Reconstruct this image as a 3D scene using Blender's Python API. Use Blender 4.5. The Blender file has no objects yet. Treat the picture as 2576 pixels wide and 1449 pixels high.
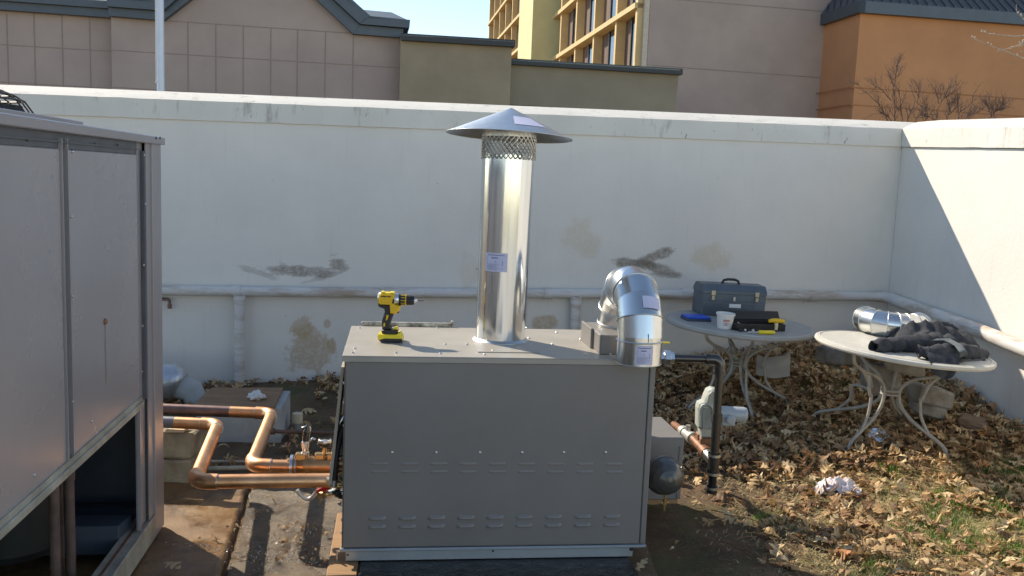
SUN, SKY, EXPO = 3.5, .15, .93
import bpy, math, random
from mathutils import Vector as V, Matrix, noise
random.seed(7)
C = bpy.context.scene.collection
R = random.random
def U(a, b): return a + (b - a) * R()
# ------------------------------------------------------------------ camera maths (used to lay the place out from measurements)
PW, PH, FL, EYE = 2576.0, 1449.0, 2250.0, 1.55
pit, rol = math.radians(6.994), math.radians(2.234)
FW = V((0, math.cos(pit), -math.sin(pit)))
U0 = V((0, math.sin(pit), math.cos(pit)))
RT = math.cos(rol) * V((1, 0, 0)) + math.sin(rol) * U0
UP = -math.sin(rol) * V((1, 0, 0)) + math.cos(rol) * U0
EYEP = V((0, 0, EYE))
def ray(u, v): return FW + RT * ((u - PW / 2) / FL) - UP * ((v - PH / 2) / FL)
def G(u, v, z=0.0):
    d = ray(u, v); return EYEP + d * ((z - EYE) / d.z)
def D(u, v, y):
    d = ray(u, v); return EYEP + d * (y / d.y)
def PLN(u, v, p, n):
    d = ray(u, v); return EYEP + d * ((p - EYEP).dot(n) / d.dot(n))
# ------------------------------------------------------------------ mesh helpers
WL = {}
class MB:
    def __init__(s): s.v = []; s.f = []; s.sm = []; s.at = None
    def add(s, vs, fs, smooth=False):
        o = len(s.v); s.v += [V(p) for p in vs]
        for f in fs: s.f.append([o + i for i in f]); s.sm.append(smooth)
        return s
    def box(s, o, a, b, c, bev=0.0):
        """box from corner o with edge vectors a,b,c ; chamfered when bev>0"""
        o, a, b, c = V(o), V(a), V(b), V(c)
        if a.cross(b).dot(c) < 0: a, b = b, a
        if bev <= 0:
            p = [o, o + a, o + a + b, o + b, o + c, o + a + c, o + a + b + c, o + b + c]
            return s.add(p, [(0, 3, 2, 1), (4, 5, 6, 7), (0, 1, 5, 4), (1, 2, 6, 5), (2, 3, 7, 6), (3, 0, 4, 7)])
        la, lb, lc = a.length, b.length, c.length
        bev = min(bev, la / 3, lb / 3, lc / 3)
        an, bn, cn = a / la, b / lb, c / lc
        P = {}; vs = []
        for i in (0, 1):
            for j in (0, 1):
                for k in (0, 1):
                    q = o + a * i + b * j + c * k
                    si, sj, sk = 1 - 2 * i, 1 - 2 * j, 1 - 2 * k
                    for ax in range(3):
                        r = q.copy()
                        if ax != 0: r += an * si * bev
                        if ax != 1: r += bn * sj * bev
                        if ax != 2: r += cn * sk * bev
                        P[(i, j, k, ax)] = len(vs); vs.append(r)
        fs = []
        for ax in range(3):
            for sd in (0, 1):
                oth = [x for x in range(3) if x != ax]
                q = []
                for (m, n) in ((0, 0), (1, 0), (1, 1), (0, 1)):
                    t = [0, 0, 0]; t[ax] = sd; t[oth[0]] = m; t[oth[1]] = n
                    q.append(P[(t[0], t[1], t[2], ax)])
                flip = (sd == 0) != (ax == 1)
                fs.append(q[::-1] if flip else q)
        for ax in range(3):
            oth = [x for x in range(3) if x != ax]
            for (m, n) in ((0, 0), (1, 0), (1, 1), (0, 1)):
                t0 = [0, 0, 0]; t1 = [0, 0, 0]; t1[ax] = 1
                for t in (t0, t1): t[oth[0]] = m; t[oth[1]] = n
                q = [P[tuple(t0) + (oth[0],)], P[tuple(t1) + (oth[0],)], P[tuple(t1) + (oth[1],)], P[tuple(t0) + (oth[1],)]]
                fs.append(q)
        for i in (0, 1):
            for j in (0, 1):
                for k in (0, 1): fs.append([P[(i, j, k, 0)], P[(i, j, k, 1)], P[(i, j, k, 2)]])
        cen = o + (a + b + c) / 2
        out = []
        for f in fs:
            n = (vs[f[1]] - vs[f[0]]).cross(vs[f[2]] - vs[f[0]])
            m = sum((vs[i] for i in f), V((0, 0, 0))) / len(f)
            out.append(f if n.dot(m - cen) > 0 else f[::-1])
        return s.add(vs, out)
    def tube(s, path, r, n=16, cap=True, closed=False, smooth=True, seg=False):
        path = [V(p) for p in path]; m = len(path)
        rr = r if isinstance(r, (list, tuple)) else [r] * m
        tg = []
        for i in range(m):
            if closed: t = path[(i + 1) % m] - path[i - 1]
            elif i == 0: t = path[1] - path[0]
            elif i == m - 1: t = path[-1] - path[-2]
            else: t = (path[i + 1] - path[i]).normalized() + (path[i] - path[i - 1]).normalized()
            tg.append(t.normalized())
        ref = V((0, 0, 1)) if abs(tg[0].z) < .9 else V((1, 0, 0))
        x = (ref - tg[0] * ref.dot(tg[0])).normalized(); rings = []
        for i in range(m):
            x = (x - tg[i] * x.dot(tg[i])).normalized(); y = tg[i].cross(x)
            rings.append([path[i] + (x * math.cos(2 * math.pi * k / n) + y * math.sin(2 * math.pi * k / n)) * rr[i] for k in range(n)])
        if seg:
            for i in range(m - 1):
                s.add(rings[i] + rings[i + 1], [(k, (k + 1) % n, n + (k + 1) % n, n + k) for k in range(n)], smooth)
        else:
            vs = [p for g in rings for p in g]; fs = []
            for i in range(m if closed else m - 1):
                a, b = i * n, ((i + 1) % m) * n
                fs += [(a + k, a + (k + 1) % n, b + (k + 1) % n, b + k) for k in range(n)]
            s.add(vs, fs, smooth)
        if cap and not closed:
            s.add(rings[0], [tuple(range(n))[::-1]]); s.add(rings[-1], [tuple(range(n))])
        return s
    def lathe(s, o, ax, prof, n=32, smooth=True, ang=2 * math.pi):
        """profile list of (r, h) around axis ax at o ; each segment own verts so creases stay crisp"""
        o, ax = V(o), V(ax).normalized()
        ref = V((0, 0, 1)) if abs(ax.z) < .9 else V((1, 0, 0))
        x = (ref - ax * ref.dot(ax)).normalized(); y = ax.cross(x)
        def ring(r, h): return [o + ax * h + (x * math.cos(2 * math.pi * k / n) + y * math.sin(2 * math.pi * k / n)) * r for k in range(n)]
        for (r0, h0), (r1, h1) in zip(prof[:-1], prof[1:]):
            s.add(ring(max(r0, 1e-5), h0) + ring(max(r1, 1e-5), h1), [(k, (k + 1) % n, n + (k + 1) % n, n + k) for k in range(n)], smooth)
        return s
    def prism(s, pts, d, bev=0):
        pts = [V(p) for p in pts]; d = V(d); n = len(pts)
        if bev:
            c = sum(pts, V((0, 0, 0))) / n; dn = d.normalized()
            def ins(p): return p + (c - p).normalized() * bev
            L = [[ins(p) for p in pts], [p + dn * bev for p in pts], [p + d - dn * bev for p in pts], [ins(p) + d for p in pts]]
        else: L = [pts, [p + d for p in pts]]
        vs = [p for l in L for p in l]; fs = []
        for i in range(len(L) - 1):
            fs += [(i * n + k, i * n + (k + 1) % n, (i + 1) * n + (k + 1) % n, (i + 1) * n + k) for k in range(n)]
        fs.append(tuple(range(n))[::-1]); fs.append(tuple((len(L) - 1) * n + k for k in range(n)))
        return s.add(vs, fs)
    def sheet(s, grid, th=0, smooth=True):
        """grid[i][j] of points -> surface (with optional thickness vector)"""
        a, b = len(grid), len(grid[0])
        vs = [V(p) for row in grid for p in row]
        fs = [(i * b + j, (i + 1) * b + j, (i + 1) * b + j + 1, i * b + j + 1) for i in range(a - 1) for j in range(b - 1)]
        return s.add(vs, fs, smooth)
def mesh(name, mb, m):
    me = bpy.data.meshes.new(name); me.from_pydata([tuple(p) for p in mb.v], [], mb.f); me.update()
    for p, sm in zip(me.polygons, mb.sm): p.use_smooth = sm
    if mb.at:
        a = me.attributes.new('rnd', 'FLOAT', 'POINT')
        a.data.foreach_set('value', mb.at)
    if m: me.materials.append(m)
    return me
def part(name, mb, m, parent, label=None):
    base = WL[parent.name]
    mb.v = [p - base for p in mb.v]
    o = bpy.data.objects.new(name, mesh(name, mb, m)); C.objects.link(o); o.parent = parent
    WL[o.name] = base
    if label: o['label'] = label
    return o
def thing(name, loc, label, cat, group=None):
    o = bpy.data.objects.new(name, None); C.objects.link(o); o.location = loc; o.empty_display_size = .1
    o['label'] = label; o['category'] = cat
    if group: o['group'] = group
    WL[o.name] = V(loc); return o
def solo(name, mb, m, label=None, cat=None, group=None, kind=None):
    lo = V((min(p.x for p in mb.v), min(p.y for p in mb.v), min(p.z for p in mb.v))); hi = V((max(p.x for p in mb.v), max(p.y for p in mb.v), 0))
    b = V(((lo.x + hi.x) / 2, (lo.y + hi.y) / 2, lo.z))
    mb.v = [p - b for p in mb.v]
    o = bpy.data.objects.new(name, mesh(name, mb, m)); C.objects.link(o); o.location = b; WL[o.name] = b
    if label: o['label'] = label
    if cat: o['category'] = cat
    if group: o['group'] = group
    if kind: o['kind'] = kind
    return o
# ------------------------------------------------------------------ materials
class NT:
    def __init__(s, m): s.m = m; s.t = m.node_tree; s.n = s.t.nodes; s.bs = s.n['Principled BSDF']
    def new(s, typ, **kw):
        x = s.n.new(typ)
        for k, v in kw.items():
            if k.startswith('i_'): x.inputs[k[2:].replace('_', ' ')].default_value = v
            else: setattr(x, k, v)
        return x
    def link(s, a, b): s.t.links.new(a, b)
    def coord(s, scale=(1, 1, 1), loc=(0, 0, 0), rot=(0, 0, 0)):
        c = s.new('ShaderNodeTexCoord'); mp = s.new('ShaderNodeMapping')
        mp.inputs['Scale'].default_value = scale; mp.inputs['Location'].default_value = loc; mp.inputs['Rotation'].default_value = rot
        s.link(c.outputs['Object'], mp.inputs['Vector']); return mp.outputs['Vector']
    def noise(s, vec, scale, detail=4, rough=.55, dist=0):
        x = s.new('ShaderNodeTexNoise'); x.inputs['Scale'].default_value = scale; x.inputs['Detail'].default_value = detail
        x.inputs['Roughness'].default_value = rough; x.inputs['Distortion'].default_value = dist; s.link(vec, x.inputs['Vector']); return x.outputs['Fac']
    def ramp(s, fac, stops):
        x = s.new('ShaderNodeValToRGB'); e = x.color_ramp.elements
        while len(e) < len(stops): e.new(.5)
        for q, (p, c) in zip(e, stops):
            q.position = p; q.color = c if len(c) == 4 else (*c, 1)
        s.link(fac, x.inputs['Fac']); return x.outputs['Color']
    def mix(s, fac, a, b, mode='MIX'):
        x = s.new('ShaderNodeMix', data_type='RGBA', blend_type=mode)
        for sock, v in ((x.inputs[0], fac), (x.inputs[6], a), (x.inputs[7], b)):
            if hasattr(v, 'links'): s.link(v, sock)
            elif isinstance(v, (int, float)): sock.default_value = v
            else: sock.default_value = v if len(v) == 4 else (*v, 1)
        return x.outputs[2]
    def math(s, op, a, b=0, c=0, clamp=False):
        x = s.new('ShaderNodeMath', operation=op, use_clamp=clamp)
        for i, v in enumerate((a, b, c)):
            if hasattr(v, 'links'): s.link(v, x.inputs[i])
            else: x.inputs[i].default_value = v
        return x.outputs[0]
    def bump(s, h, strength=.2, dist=.01):
        b = s.new('ShaderNodeBump'); b.inputs['Strength'].default_value = strength; b.inputs['Distance'].default_value = dist
        s.link(h, b.inputs['Height']); s.link(b.outputs['Normal'], s.bs.inputs['Normal'])
MATS = {}
def mat(name, col, rough=.6, metal=0., var=.12, vs=8., bump=.0, bs=60., spec=.5, rv=.0, coat=0, tint=None, stretch=(1, 1, 1)):
    if name in MATS: return MATS[name]
    m = bpy.data.materials.new(name); m.use_nodes = True; t = NT(m)
    col = (*col, 1)
    vec = t.coord(scale=stretch)
    dk = tuple(c * (1 - var) for c in col[:3]); lt = tuple(min(1, c * (1 + var)) for c in col[:3])
    if tint: dk = tint
    n = t.noise(vec, vs, 6, .6)
    c = t.ramp(n, [(.3, dk), (.7, lt)])
    t.link(c, t.bs.inputs['Base Color'])
    t.bs.inputs['Roughness'].default_value = rough; t.bs.inputs['Metallic'].default_value = metal
    t.bs.inputs['Specular IOR Level'].default_value = spec
    if coat: t.bs.inputs['Coat Weight'].default_value = coat
    if rv:
        n2 = t.noise(vec, vs * 2.3, 4)
        t.link(t.math('MULTIPLY_ADD', n2, rv * 2, rough - rv), t.bs.inputs['Roughness'])
    if bump: t.bump(t.noise(vec, bs, 5, .6), bump, .01)
    MATS[name] = m; return m
galv = mat('galvanised_steel', (.72, .73, .72), .25, 1., .06, 14, rv=.05, stretch=(1, 1, .35))
galv2 = mat('galvanised_steel_dull', (.68, .70, .69), .36, 1., .08, 20, rv=.05)
flue_mat = mat('flue_galvanised', (.70, .72, .73), .15, 1., .16, 26, rv=.07, bump=.16, bs=16, stretch=(1, 1, .03))
copper = mat('copper', (.86, .51, .28), .40, 1., .15, 9, rv=.07, tint=(.66, .34, .17))
copper_old = mat('copper_weathered', (.20, .13, .12), .42, .7, .3, 12, rv=.1)
brass = mat('brass', (.62, .43, .20), .33, 1., .15, 20)
steel = mat('zinc_steel', (.66, .68, .70), .3, 1., .12, 30)
iron = mat('black_iron', (.10, .095, .09), .26, .75, .1, 25, rv=.04)
bronze = mat('rusty_iron', (.24, .12, .07), .55, .3, .3, 30, bump=.2)
black = mat('black_plastic', (.018, .018, .02), .45, 0, .2, 20)
rubber = mat('black_rubber', (.02, .02, .022), .6, 0, .2, 20)
yellow = mat('yellow_plastic', (.80, .50, .015), .38, 0, .06, 10)
yellow2 = mat('bright_yellow_plastic', (.86, .68, .03), .4, 0, .06, 10)
red = mat('red_plastic', (.55, .02, .02), .4, 0, .1, 10)
white_pl = mat('white_plastic', (.78, .78, .76), .4, 0, .05, 12)
cream_pl = mat('cream_plastic', (.66, .60, .45), .5, 0, .1, 12)
blue_pl = mat('blue_plastic', (.02, .10, .62), .4, 0, .1, 12)
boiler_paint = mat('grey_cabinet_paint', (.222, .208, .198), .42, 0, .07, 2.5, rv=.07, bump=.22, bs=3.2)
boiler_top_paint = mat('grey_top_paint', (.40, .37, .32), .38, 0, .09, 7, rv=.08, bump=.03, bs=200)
skirt_paint = mat('zinc_skirt', (.45, .49, .53), .4, .6, .08, 8, rv=.05)
cab_paint = mat('air_handler_paint', (.34, .315, .32), .33, .15, .09, 1.6, rv=.05, bump=.02, bs=120)
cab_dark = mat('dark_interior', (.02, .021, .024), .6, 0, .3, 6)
cab_channel = mat('cabinet_channel_paint', (.12, .125, .14), .45, .2, .2, 8)
rail_paint = mat('pale_rail_paint', (.46, .45, .37), .5, .1, .15, 8, bump=.1, bs=40, tint=(.24, .22, .18))
beam_blue = mat('blue_grey_beam', (.06, .075, .10), .5, .1, .15, 9)
rusty = mat('rust_painted_pipe', (.13, .085, .07), .6, .1, .35, 14, bump=.15)
drum_mat = mat('motor_drum_paint', (.018, .019, .018), .55, 0, .3, 10)
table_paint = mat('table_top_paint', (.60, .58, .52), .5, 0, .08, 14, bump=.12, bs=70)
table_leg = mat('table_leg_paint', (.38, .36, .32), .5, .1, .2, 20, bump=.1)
jacket_mat = mat('charcoal_cloth', (.042, .045, .054), .9, 0, .35, 30, bump=.5, bs=45)
lining_mat = mat('grey_lining_cloth', (.16, .18, .19), .9, 0, .25, 30, bump=.4, bs=60)
toolbox_mat = mat('slate_tool_box_paint', (.115, .145, .175), .42, .3, .12, 10, bump=.04)
sticker = mat('pale_paper_label', (.62, .62, .80), .6, 0, .06, 60)
print_mat = mat('label_print', (.22, .22, .36), .6, 0, .3, 80)
grey_pl = mat('regulator_grey_paint', (.47, .49, .44), .45, .1, .1, 14, bump=.06)
blue_grey_pl = mat('pale_blue_grey_paint', (.40, .44, .47), .42, .1, .08, 14)
block_mat = mat('concrete_block', (.36, .31, .22), .9, 0, .3, 10, bump=.6, bs=60, tint=(.20, .16, .10))
stone_mat = mat('weathered_concrete', (.30, .28, .25), .9, 0, .3, 8, bump=.6, bs=50, tint=(.16, .14, .115))
brownstone = mat('brown_stone', (.22, .15, .10), .9, 0, .3, 8, bump=.5, bs=50)
ply_mat = mat('weathered_plywood', (.27, .16, .085), .8, 0, .25, 4, bump=.3, bs=30, stretch=(1, 6, 1))
board_mat = mat('brown_timber', (.36, .21, .10), .6, 0, .2, 5, bump=.15, bs=40, stretch=(1, 8, 1))
conc_box = mat('concrete_box_side', (.40, .42, .43), .85, 0, .25, 5, bump=.4, bs=40)
foil_mat = mat('foil_jacket', (.60, .63, .66), .36, .75, .15, 12, bump=.9, bs=11)
foil_bright = mat('crumpled_foil', (.85, .88, .92), .16, 1, .05, 12)
rag_mat = mat('pink_white_rag', (.72, .64, .66), .9, 0, .12, 60, bump=.5, bs=90)
paper_mat = mat('white_paper', (.75, .76, .76), .8, 0, .05, 20)
pole_mat = mat('white_pole_paint', (.62, .68, .78), .35, .1, .04, 4)
slate = mat('slate_metal', (.085, .105, .13), .45, .3, .1, 2)
slate_dk = mat('dark_coping_metal', (.035, .040, .046), .5, .2, .1, 2)
slate_lt = mat('roof_sheet_metal', (.15, .17, .175), .45, .3, .1, 2)
taupe = mat('taupe_render', (.32, .262, .185), .9, 0, .16, .5)
taupe2 = mat('taupe_render_grey', (.285, .245, .185), .9, 0, .12, .5)
mauve = mat('mauve_render', (.42, .335, .30), .9, 0, .12, .35)
orange = mat('orange_render', (.56, .265, .125), .9, 0, .12, .35)
cream_conc = mat('yellow_concrete', (.66, .49, .25), .85, 0, .08, 2)
lime_conc = mat('lime_yellow_concrete', (.62, .59, .33), .85, 0, .08, .8)
twig = mat('bare_twig', (.12, .08, .07), .9, 0, .3, 12)
twig2 = mat('pale_twig', (.42, .36, .30), .9, 0, .3, 12)
asphalt = mat('black_wet_slab', (.022, .021, .020), .32, 0, .7, 9, rv=.25, bump=.9, bs=28)
glass = mat('window_glass', (.035, .04, .05), .06, 0, .2, .4, spec=.9)
wire = mat('dark_wire', (.07, .06, .055), .5, .6, .3, 20)

def wall_mat():
    m = bpy.data.materials.new('painted_stucco'); m.use_nodes = True; t = NT(m); MATS['stucco'] = m
    tc = t.new('ShaderNodeTexCoord'); P = tc.outputs['Object']
    n1 = t.noise(P, 1.1, 5, .6); n2 = t.noise(P, 5, 6, .65)
    base = t.ramp(n1, [(.3, (.70, .68, .64)), (.7, (.78, .76, .71))])
    base = t.mix(t.ramp(n2, [(.45, (0, 0, 0)), (.8, (.35, .35, .35))]), base, (.66, .64, .60))
    sep = t.new('ShaderNodeSeparateXYZ'); t.link(P, sep.inputs[0])
    dn = t.new('ShaderNodeTexNoise'); dn.inputs['Scale'].default_value = 9; dn.inputs['Detail'].default_value = 5; t.link(P, dn.inputs['Vector'])
    fine = t.noise(P, 42, 5, .7); off = t.math('ADD', t.math('SUBTRACT', dn.outputs['Fac'], .5), t.math('MULTIPLY', t.math('SUBTRACT', fine, .5), .9))
    mp = t.new('ShaderNodeMapping'); mp.inputs['Scale'].default_value = (28, 28, 1.5); t.link(P, mp.inputs['Vector'])
    drip = t.noise(mp.outputs[0], 1, 3)
    mp2 = t.new('ShaderNodeMapping'); mp2.inputs['Scale'].default_value = (3, 3, 26); t.link(P, mp2.inputs['Vector'])
    hst = t.noise(mp2.outputs[0], 1, 5, .7)
    def ell(x, z, a, b, ang=0, soft=.35, dist=1.2, tex=None, tf=0., amt=1.):
        dx = t.math('SUBTRACT', sep.outputs[0], x); dz = t.math('SUBTRACT', sep.outputs[2], z)
        ca, sa = math.cos(ang), math.sin(ang)
        u = t.math('ADD', t.math('MULTIPLY', dx, ca), t.math('MULTIPLY', dz, sa))
        v = t.math('ADD', t.math('MULTIPLY', dx, -sa), t.math('MULTIPLY', dz, ca))
        u = t.math('DIVIDE', u, a); v = t.math('DIVIDE', v, b)
        r = t.math('SQRT', t.math('ADD', t.math('MULTIPLY', u, u), t.math('MULTIPLY', v, v)))
        r = t.math('ADD', r, t.math('MULTIPLY', off, dist))
        if tex is not None: r = t.math('ADD', r, t.math('MULTIPLY', t.math('SUBTRACT', tex, .5), tf))
        k = t.math('DIVIDE', t.math('SUBTRACT', 1., r), soft, clamp=True)
        k = t.math('MULTIPLY', k, t.math('MULTIPLY_ADD', t.math('SUBTRACT', fine, .5), 2.2, .85, clamp=True)); return t.math('MULTIPLY', k, amt)
    return m, t, base, ell, drip, hst, P, sep
# ------------------------------------------------------------------ boundary walls
YW = .13
BWP = V((-2.2, 6.27, 0)); BWN = V((math.sin(YW), -math.cos(YW), 0)); BWD = V((math.cos(YW), math.sin(YW), 0))
def BW(u, v): return PLN(u, v, BWP, BWN)
CORN = V((2.94, 6.938, 0)); RY = .107
RWD = V((math.sin(RY), -math.cos(RY), 0)); RWN = V((-math.cos(RY), -math.sin(RY), 0))   # toward camera, into the yard
def RW(u, v): return PLN(u, v, CORN, RWN)
m, t, base, ell, drip, hst, P, sep = wall_mat()
def st(u, v, a, b, ang=0, **k):
    q = BW(u, v); s = 1 / 355.; return ell(q.x, q.z, a * s, b * s, ang, **k)
dark = (.20, .165, .13); tan = (.47, .335, .18); tan2 = (.60, .50, .34)
c = base
for k in (st(745, 682, 105, 17, -.02, tex=hst, tf=1.6, amt=.75), st(852, 664, 22, 26, .9, tex=hst, tf=2.2, amt=.7), st(640, 682, 60, 9, -.3, tex=hst, tf=1.6, amt=.35), st(815, 697, 60, 7, .3, tex=hst, tf=1.5, amt=.4),
          st(1645, 646, 72, 17, .36, tex=hst, tf=.9, amt=.85), st(1598, 663, 70, 16, -.1, tex=hst, tf=.9, amt=.85), st(1665, 678, 60, 15, -.32, tex=hst, tf=1.1, amt=.7), st(1675, 692, 42, 10, -.1, tex=hst, tf=1.4, amt=.5)):
    c = t.mix(k, c, dark)
for k in (st(780, 880, 58, 66, 0, tex=drip, tf=1.1, dist=1.6, soft=.25, amt=.7), st(760, 825, 26, 30, 0, dist=1.8, soft=.3, amt=.6), st(822, 815, 10, 14, 0, amt=.7), st(835, 872, 14, 24, 0, amt=.8),
          st(1370, 812, 42, 24, .1, dist=.8, soft=.3, amt=.75)):
    c = t.mix(k, c, tan)
for k in (st(1458, 600, 52, 58, .5, dist=1.4, amt=.45), st(1790, 648, 62, 42, 0, dist=1.4, amt=.5), st(1180, 690, 30, 60, 0, dist=1.4, amt=.3), st(1930, 800, 60, 40, 0, dist=1.4, amt=.25)):
    c = t.mix(k, c, tan2)
# vertical faint runs, specks
c = t.mix(t.ramp(drip, [(.62, (0, 0, 0)), (.85, (.22, .22, .22))]), c, (.36, .36, .34))
sp = t.noise(P, 22, 2, .5); c = t.mix(t.ramp(sp, [(.77, (0, 0, 0)), (.80, (.6, .6, .6))]), c, (.22, .19, .15))
t.link(c, t.bs.inputs['Base Color']); t.bs.inputs['Roughness'].default_value = .85
t.bump(t.noise(P, 45, 6, .7), .35, .006)
stucco = m
# coping material : dirty at its upper arris
m = bpy.data.materials.new('painted_coping'); m.use_nodes = True; t = NT(m); P = t.coord()
c = t.ramp(t.noise(P, 2.2, 5), [(.3, (.66, .64, .59)), (.7, (.75, .73, .67))])
mp = t.coord(scale=(9, 9, 2.2)); n = t.noise(mp, 1, 6, .75)
c = t.mix(t.ramp(n, [(.56, (0, 0, 0)), (.72, (.75, .75, .75))]), c, (.27, .255, .22))
n = t.noise(t.coord(scale=(16, 16, 9)), 1, 3, .6); c = t.mix(t.ramp(n, [(.68, (0, 0, 0)), (.74, (.7, .7, .7))]), c, (.15, .135, .11))
t.link(c, t.bs.inputs['Base Color']); t.bs.inputs['Roughness'].default_value = .88; t.bump(t.noise(P, 50, 6, .7), .35, .006)
coping_mat = m
# the two walls
bw = thing('boundary_wall', (0, 6.55, 0), 'long stained white stucco back wall behind the grey boiler', 'wall')
def ext(p, d, k): return p + d * k
def wall_strip(mb, A, B, nrm, zA, zB, z0, th, nseg=24):
    """wall body between A and B ; front face on the line, th behind ; top heights zA..zB"""
    g = [[], [], [], []]
    for i in range(nseg + 1):
        k = i / nseg; p = A.lerp(B, k); zt = zA + (zB - zA) * k
        g[0].append(V((p.x, p.y, z0))); g[1].append(V((p.x, p.y, zt)))
        q = p - nrm * th; g[2].append(V((q.x, q.y, zt))); g[3].append(V((q.x, q.y, z0)))
    mb.sheet([g[0], g[1]], smooth=False); mb.sheet([g[1], g[2]], smooth=False); mb.sheet([g[2], g[3]], smooth=False)
    for i in (0, nseg): mb.add([r[i] for r in g], [(0, 1, 2, 3)])
BL_ = BWP + BWD * (-2.6); BR_ = BWP + BWD * ((CORN - BWP).length)
mb = MB(); wall_strip(mb, BL_, BR_ + BWD * .17 , BWN, 1.86, 1.905, -.1, .2); part('wall_face', mb, stucco, bw)
def coping(mb, A, B, nrm, zb, zt, out=.018, bev=.045, rise=.046, th=.24, n=60, seed=0, mitre=(0, 0)):
    D_ = (B - A); L = D_.length; D_.normalize(); rows = [[] for _ in range(7)]
    for i in range(n + 1):
        k = i / n
        b = zb[0] + (zb[1] - zb[0]) * k; tt = zt[0] + (zt[1] - zt[0]) * k
        j = lambda s: (noise.noise(V((k * L * 6, s, seed))) * .004)
        prof = [(-.004, b + j(1) * .8), (out, b + j(1)), (out, tt - rise + j(2)), (-.06, tt - rise + .025 + j(3)), (-.15, tt - rise + .05), (-th, tt - rise + .074), (-th, b)]
        for r, (o, z) in zip(rows, prof):
            e = 0
            if i == n and mitre[1]: e = mitre[1] * (o)
            if i == 0 and mitre[0]: e = mitre[0] * (o)
            p = A + D_ * (L * k + e) + nrm * o; r.append(V((p.x, p.y, z)))
    mb.sheet(rows, smooth=False)
    for i in (0, n): mb.add([r[i] for r in rows], [tuple(range(7))])
mb = MB(); coping(mb, BL_, BR_, BWN, (1.843, 1.903), (2.02, 2.084), mitre=(0, -1)); part('coping', mb, coping_mat, bw)
rw = thing('boundary_wall', (3.1, 5.0, 0), 'side wall of white stucco at right, split by a diagonal sun and shade line', 'wall')
RB_ = CORN + RWD * 5.2
mb = MB(); wall_strip(mb, CORN, RB_, RWN, 1.9, 1.70, -.2, .2); part('wall_face', mb, stucco, rw)
mb = MB(); coping(mb, CORN, RB_, RWN, (1.903, 1.72), (2.086, 1.86), seed=5, mitre=(1, 0)); part('coping', mb, coping_mat, rw)
# ------------------------------------------------------------------ pipe fixed along the walls
m = bpy.data.materials.new('chalky_painted_pipe'); m.use_nodes = True; t = NT(m); P = t.coord()
c = t.ramp(t.noise(P, 3, 4), [(.3, (.60, .60, .60)), (.7, (.70, .69, .66))])
n = t.noise(t.coord(scale=(2.2, 2.2, 14)), 1, 6, .7); c = t.mix(t.ramp(n, [(.48, (0, 0, 0)), (.64, (.85, .85, .85))]), c, (.40, .30, .22))
t.link(c, t.bs.inputs['Base Color']); t.bs.inputs['Roughness'].default_value = .6; t.bump(t.noise(P, 60, 5), .2, .004)
pipe_paint = m
wp = thing('wall_pipe', (0, 6.4, .66), 'painted iron pipe run along the lower part of both white walls, with two posts', 'pipe')
def wl(x, z, off): p = BWP + BWD * ((x - BWP.x) / BWD.x) + BWN * off; return V((p.x, p.y, z))
pc = CORN + BWN * .07 - BWD * .08
mb = MB(); mb.tube([wl(-3.6, .668, .055), wl(-1.2, .692, .055), wl(.45, .722, .055), wl(2.0, .745, .055), wl(2.82, .752, .06)], .036, 16)
for x, z in ((-1.95, .69), (-.9, .70), (.26, .722), (1.3, .74), (2.3, .748)):
    a = wl(x, z - .004, .055); mb.tube([a - BWD * .03, a + BWD * .03], .042, 16)
part('horizontal_pipe', mb, pipe_paint, wp)
mb = MB(); s0 = wl(2.84, .752, .065)
mb.tube([wl(2.80, .752, .06), wl(2.86, .752, .065) + V((0, -.02, 0)), V((2.90, 6.80, .75)), V((2.932, 6.45, .73)), V((2.985, 5.6, .70)), V((3.03, 5.2, .668)), V((3.2, 3.6, .60))], [.04, .043, .045, .046, .046, .047, .047], 16)
part('side_pipe', mb, pipe_paint, wp)
for u in (606, 1443):
    q = BW(u, 800); mb = MB(); a = wl(q.x, 0, .06)
    mb.tube([V((a.x, a.y, -.05)), V((a.x, a.y, q.z + .02)), V((a.x, a.y, .66 if u < 1000 else .70))], .036, 16)
    mb.tube([V((a.x, a.y, .62 if u < 1000 else .65)), V((a.x, a.y, .66 if u < 1000 else .70))], .044, 16)
    part('vertical_pipe', mb, pipe_paint, wp)
mb = MB(); q = BW(425, 758)
a = wl(q.x, q.z + .02, .0)
mb.tube([a - BWD * .12 + BWN * .03, a + BWN * .03, a + BWN * .035 + V((.012, 0, -.01)), a + BWN * .035 + V((.014, 0, -.06))], .011, 10)
mb.tube([a + BWN * .035 + V((.014, 0, -.035)), a + BWN * .035 + V((.014, 0, -.066))], .015, 10)
solo('pipe_stub', mb, copper_old, 'little copper pipe stub on the white wall beside the big cabinet', 'pipe stub')
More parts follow.
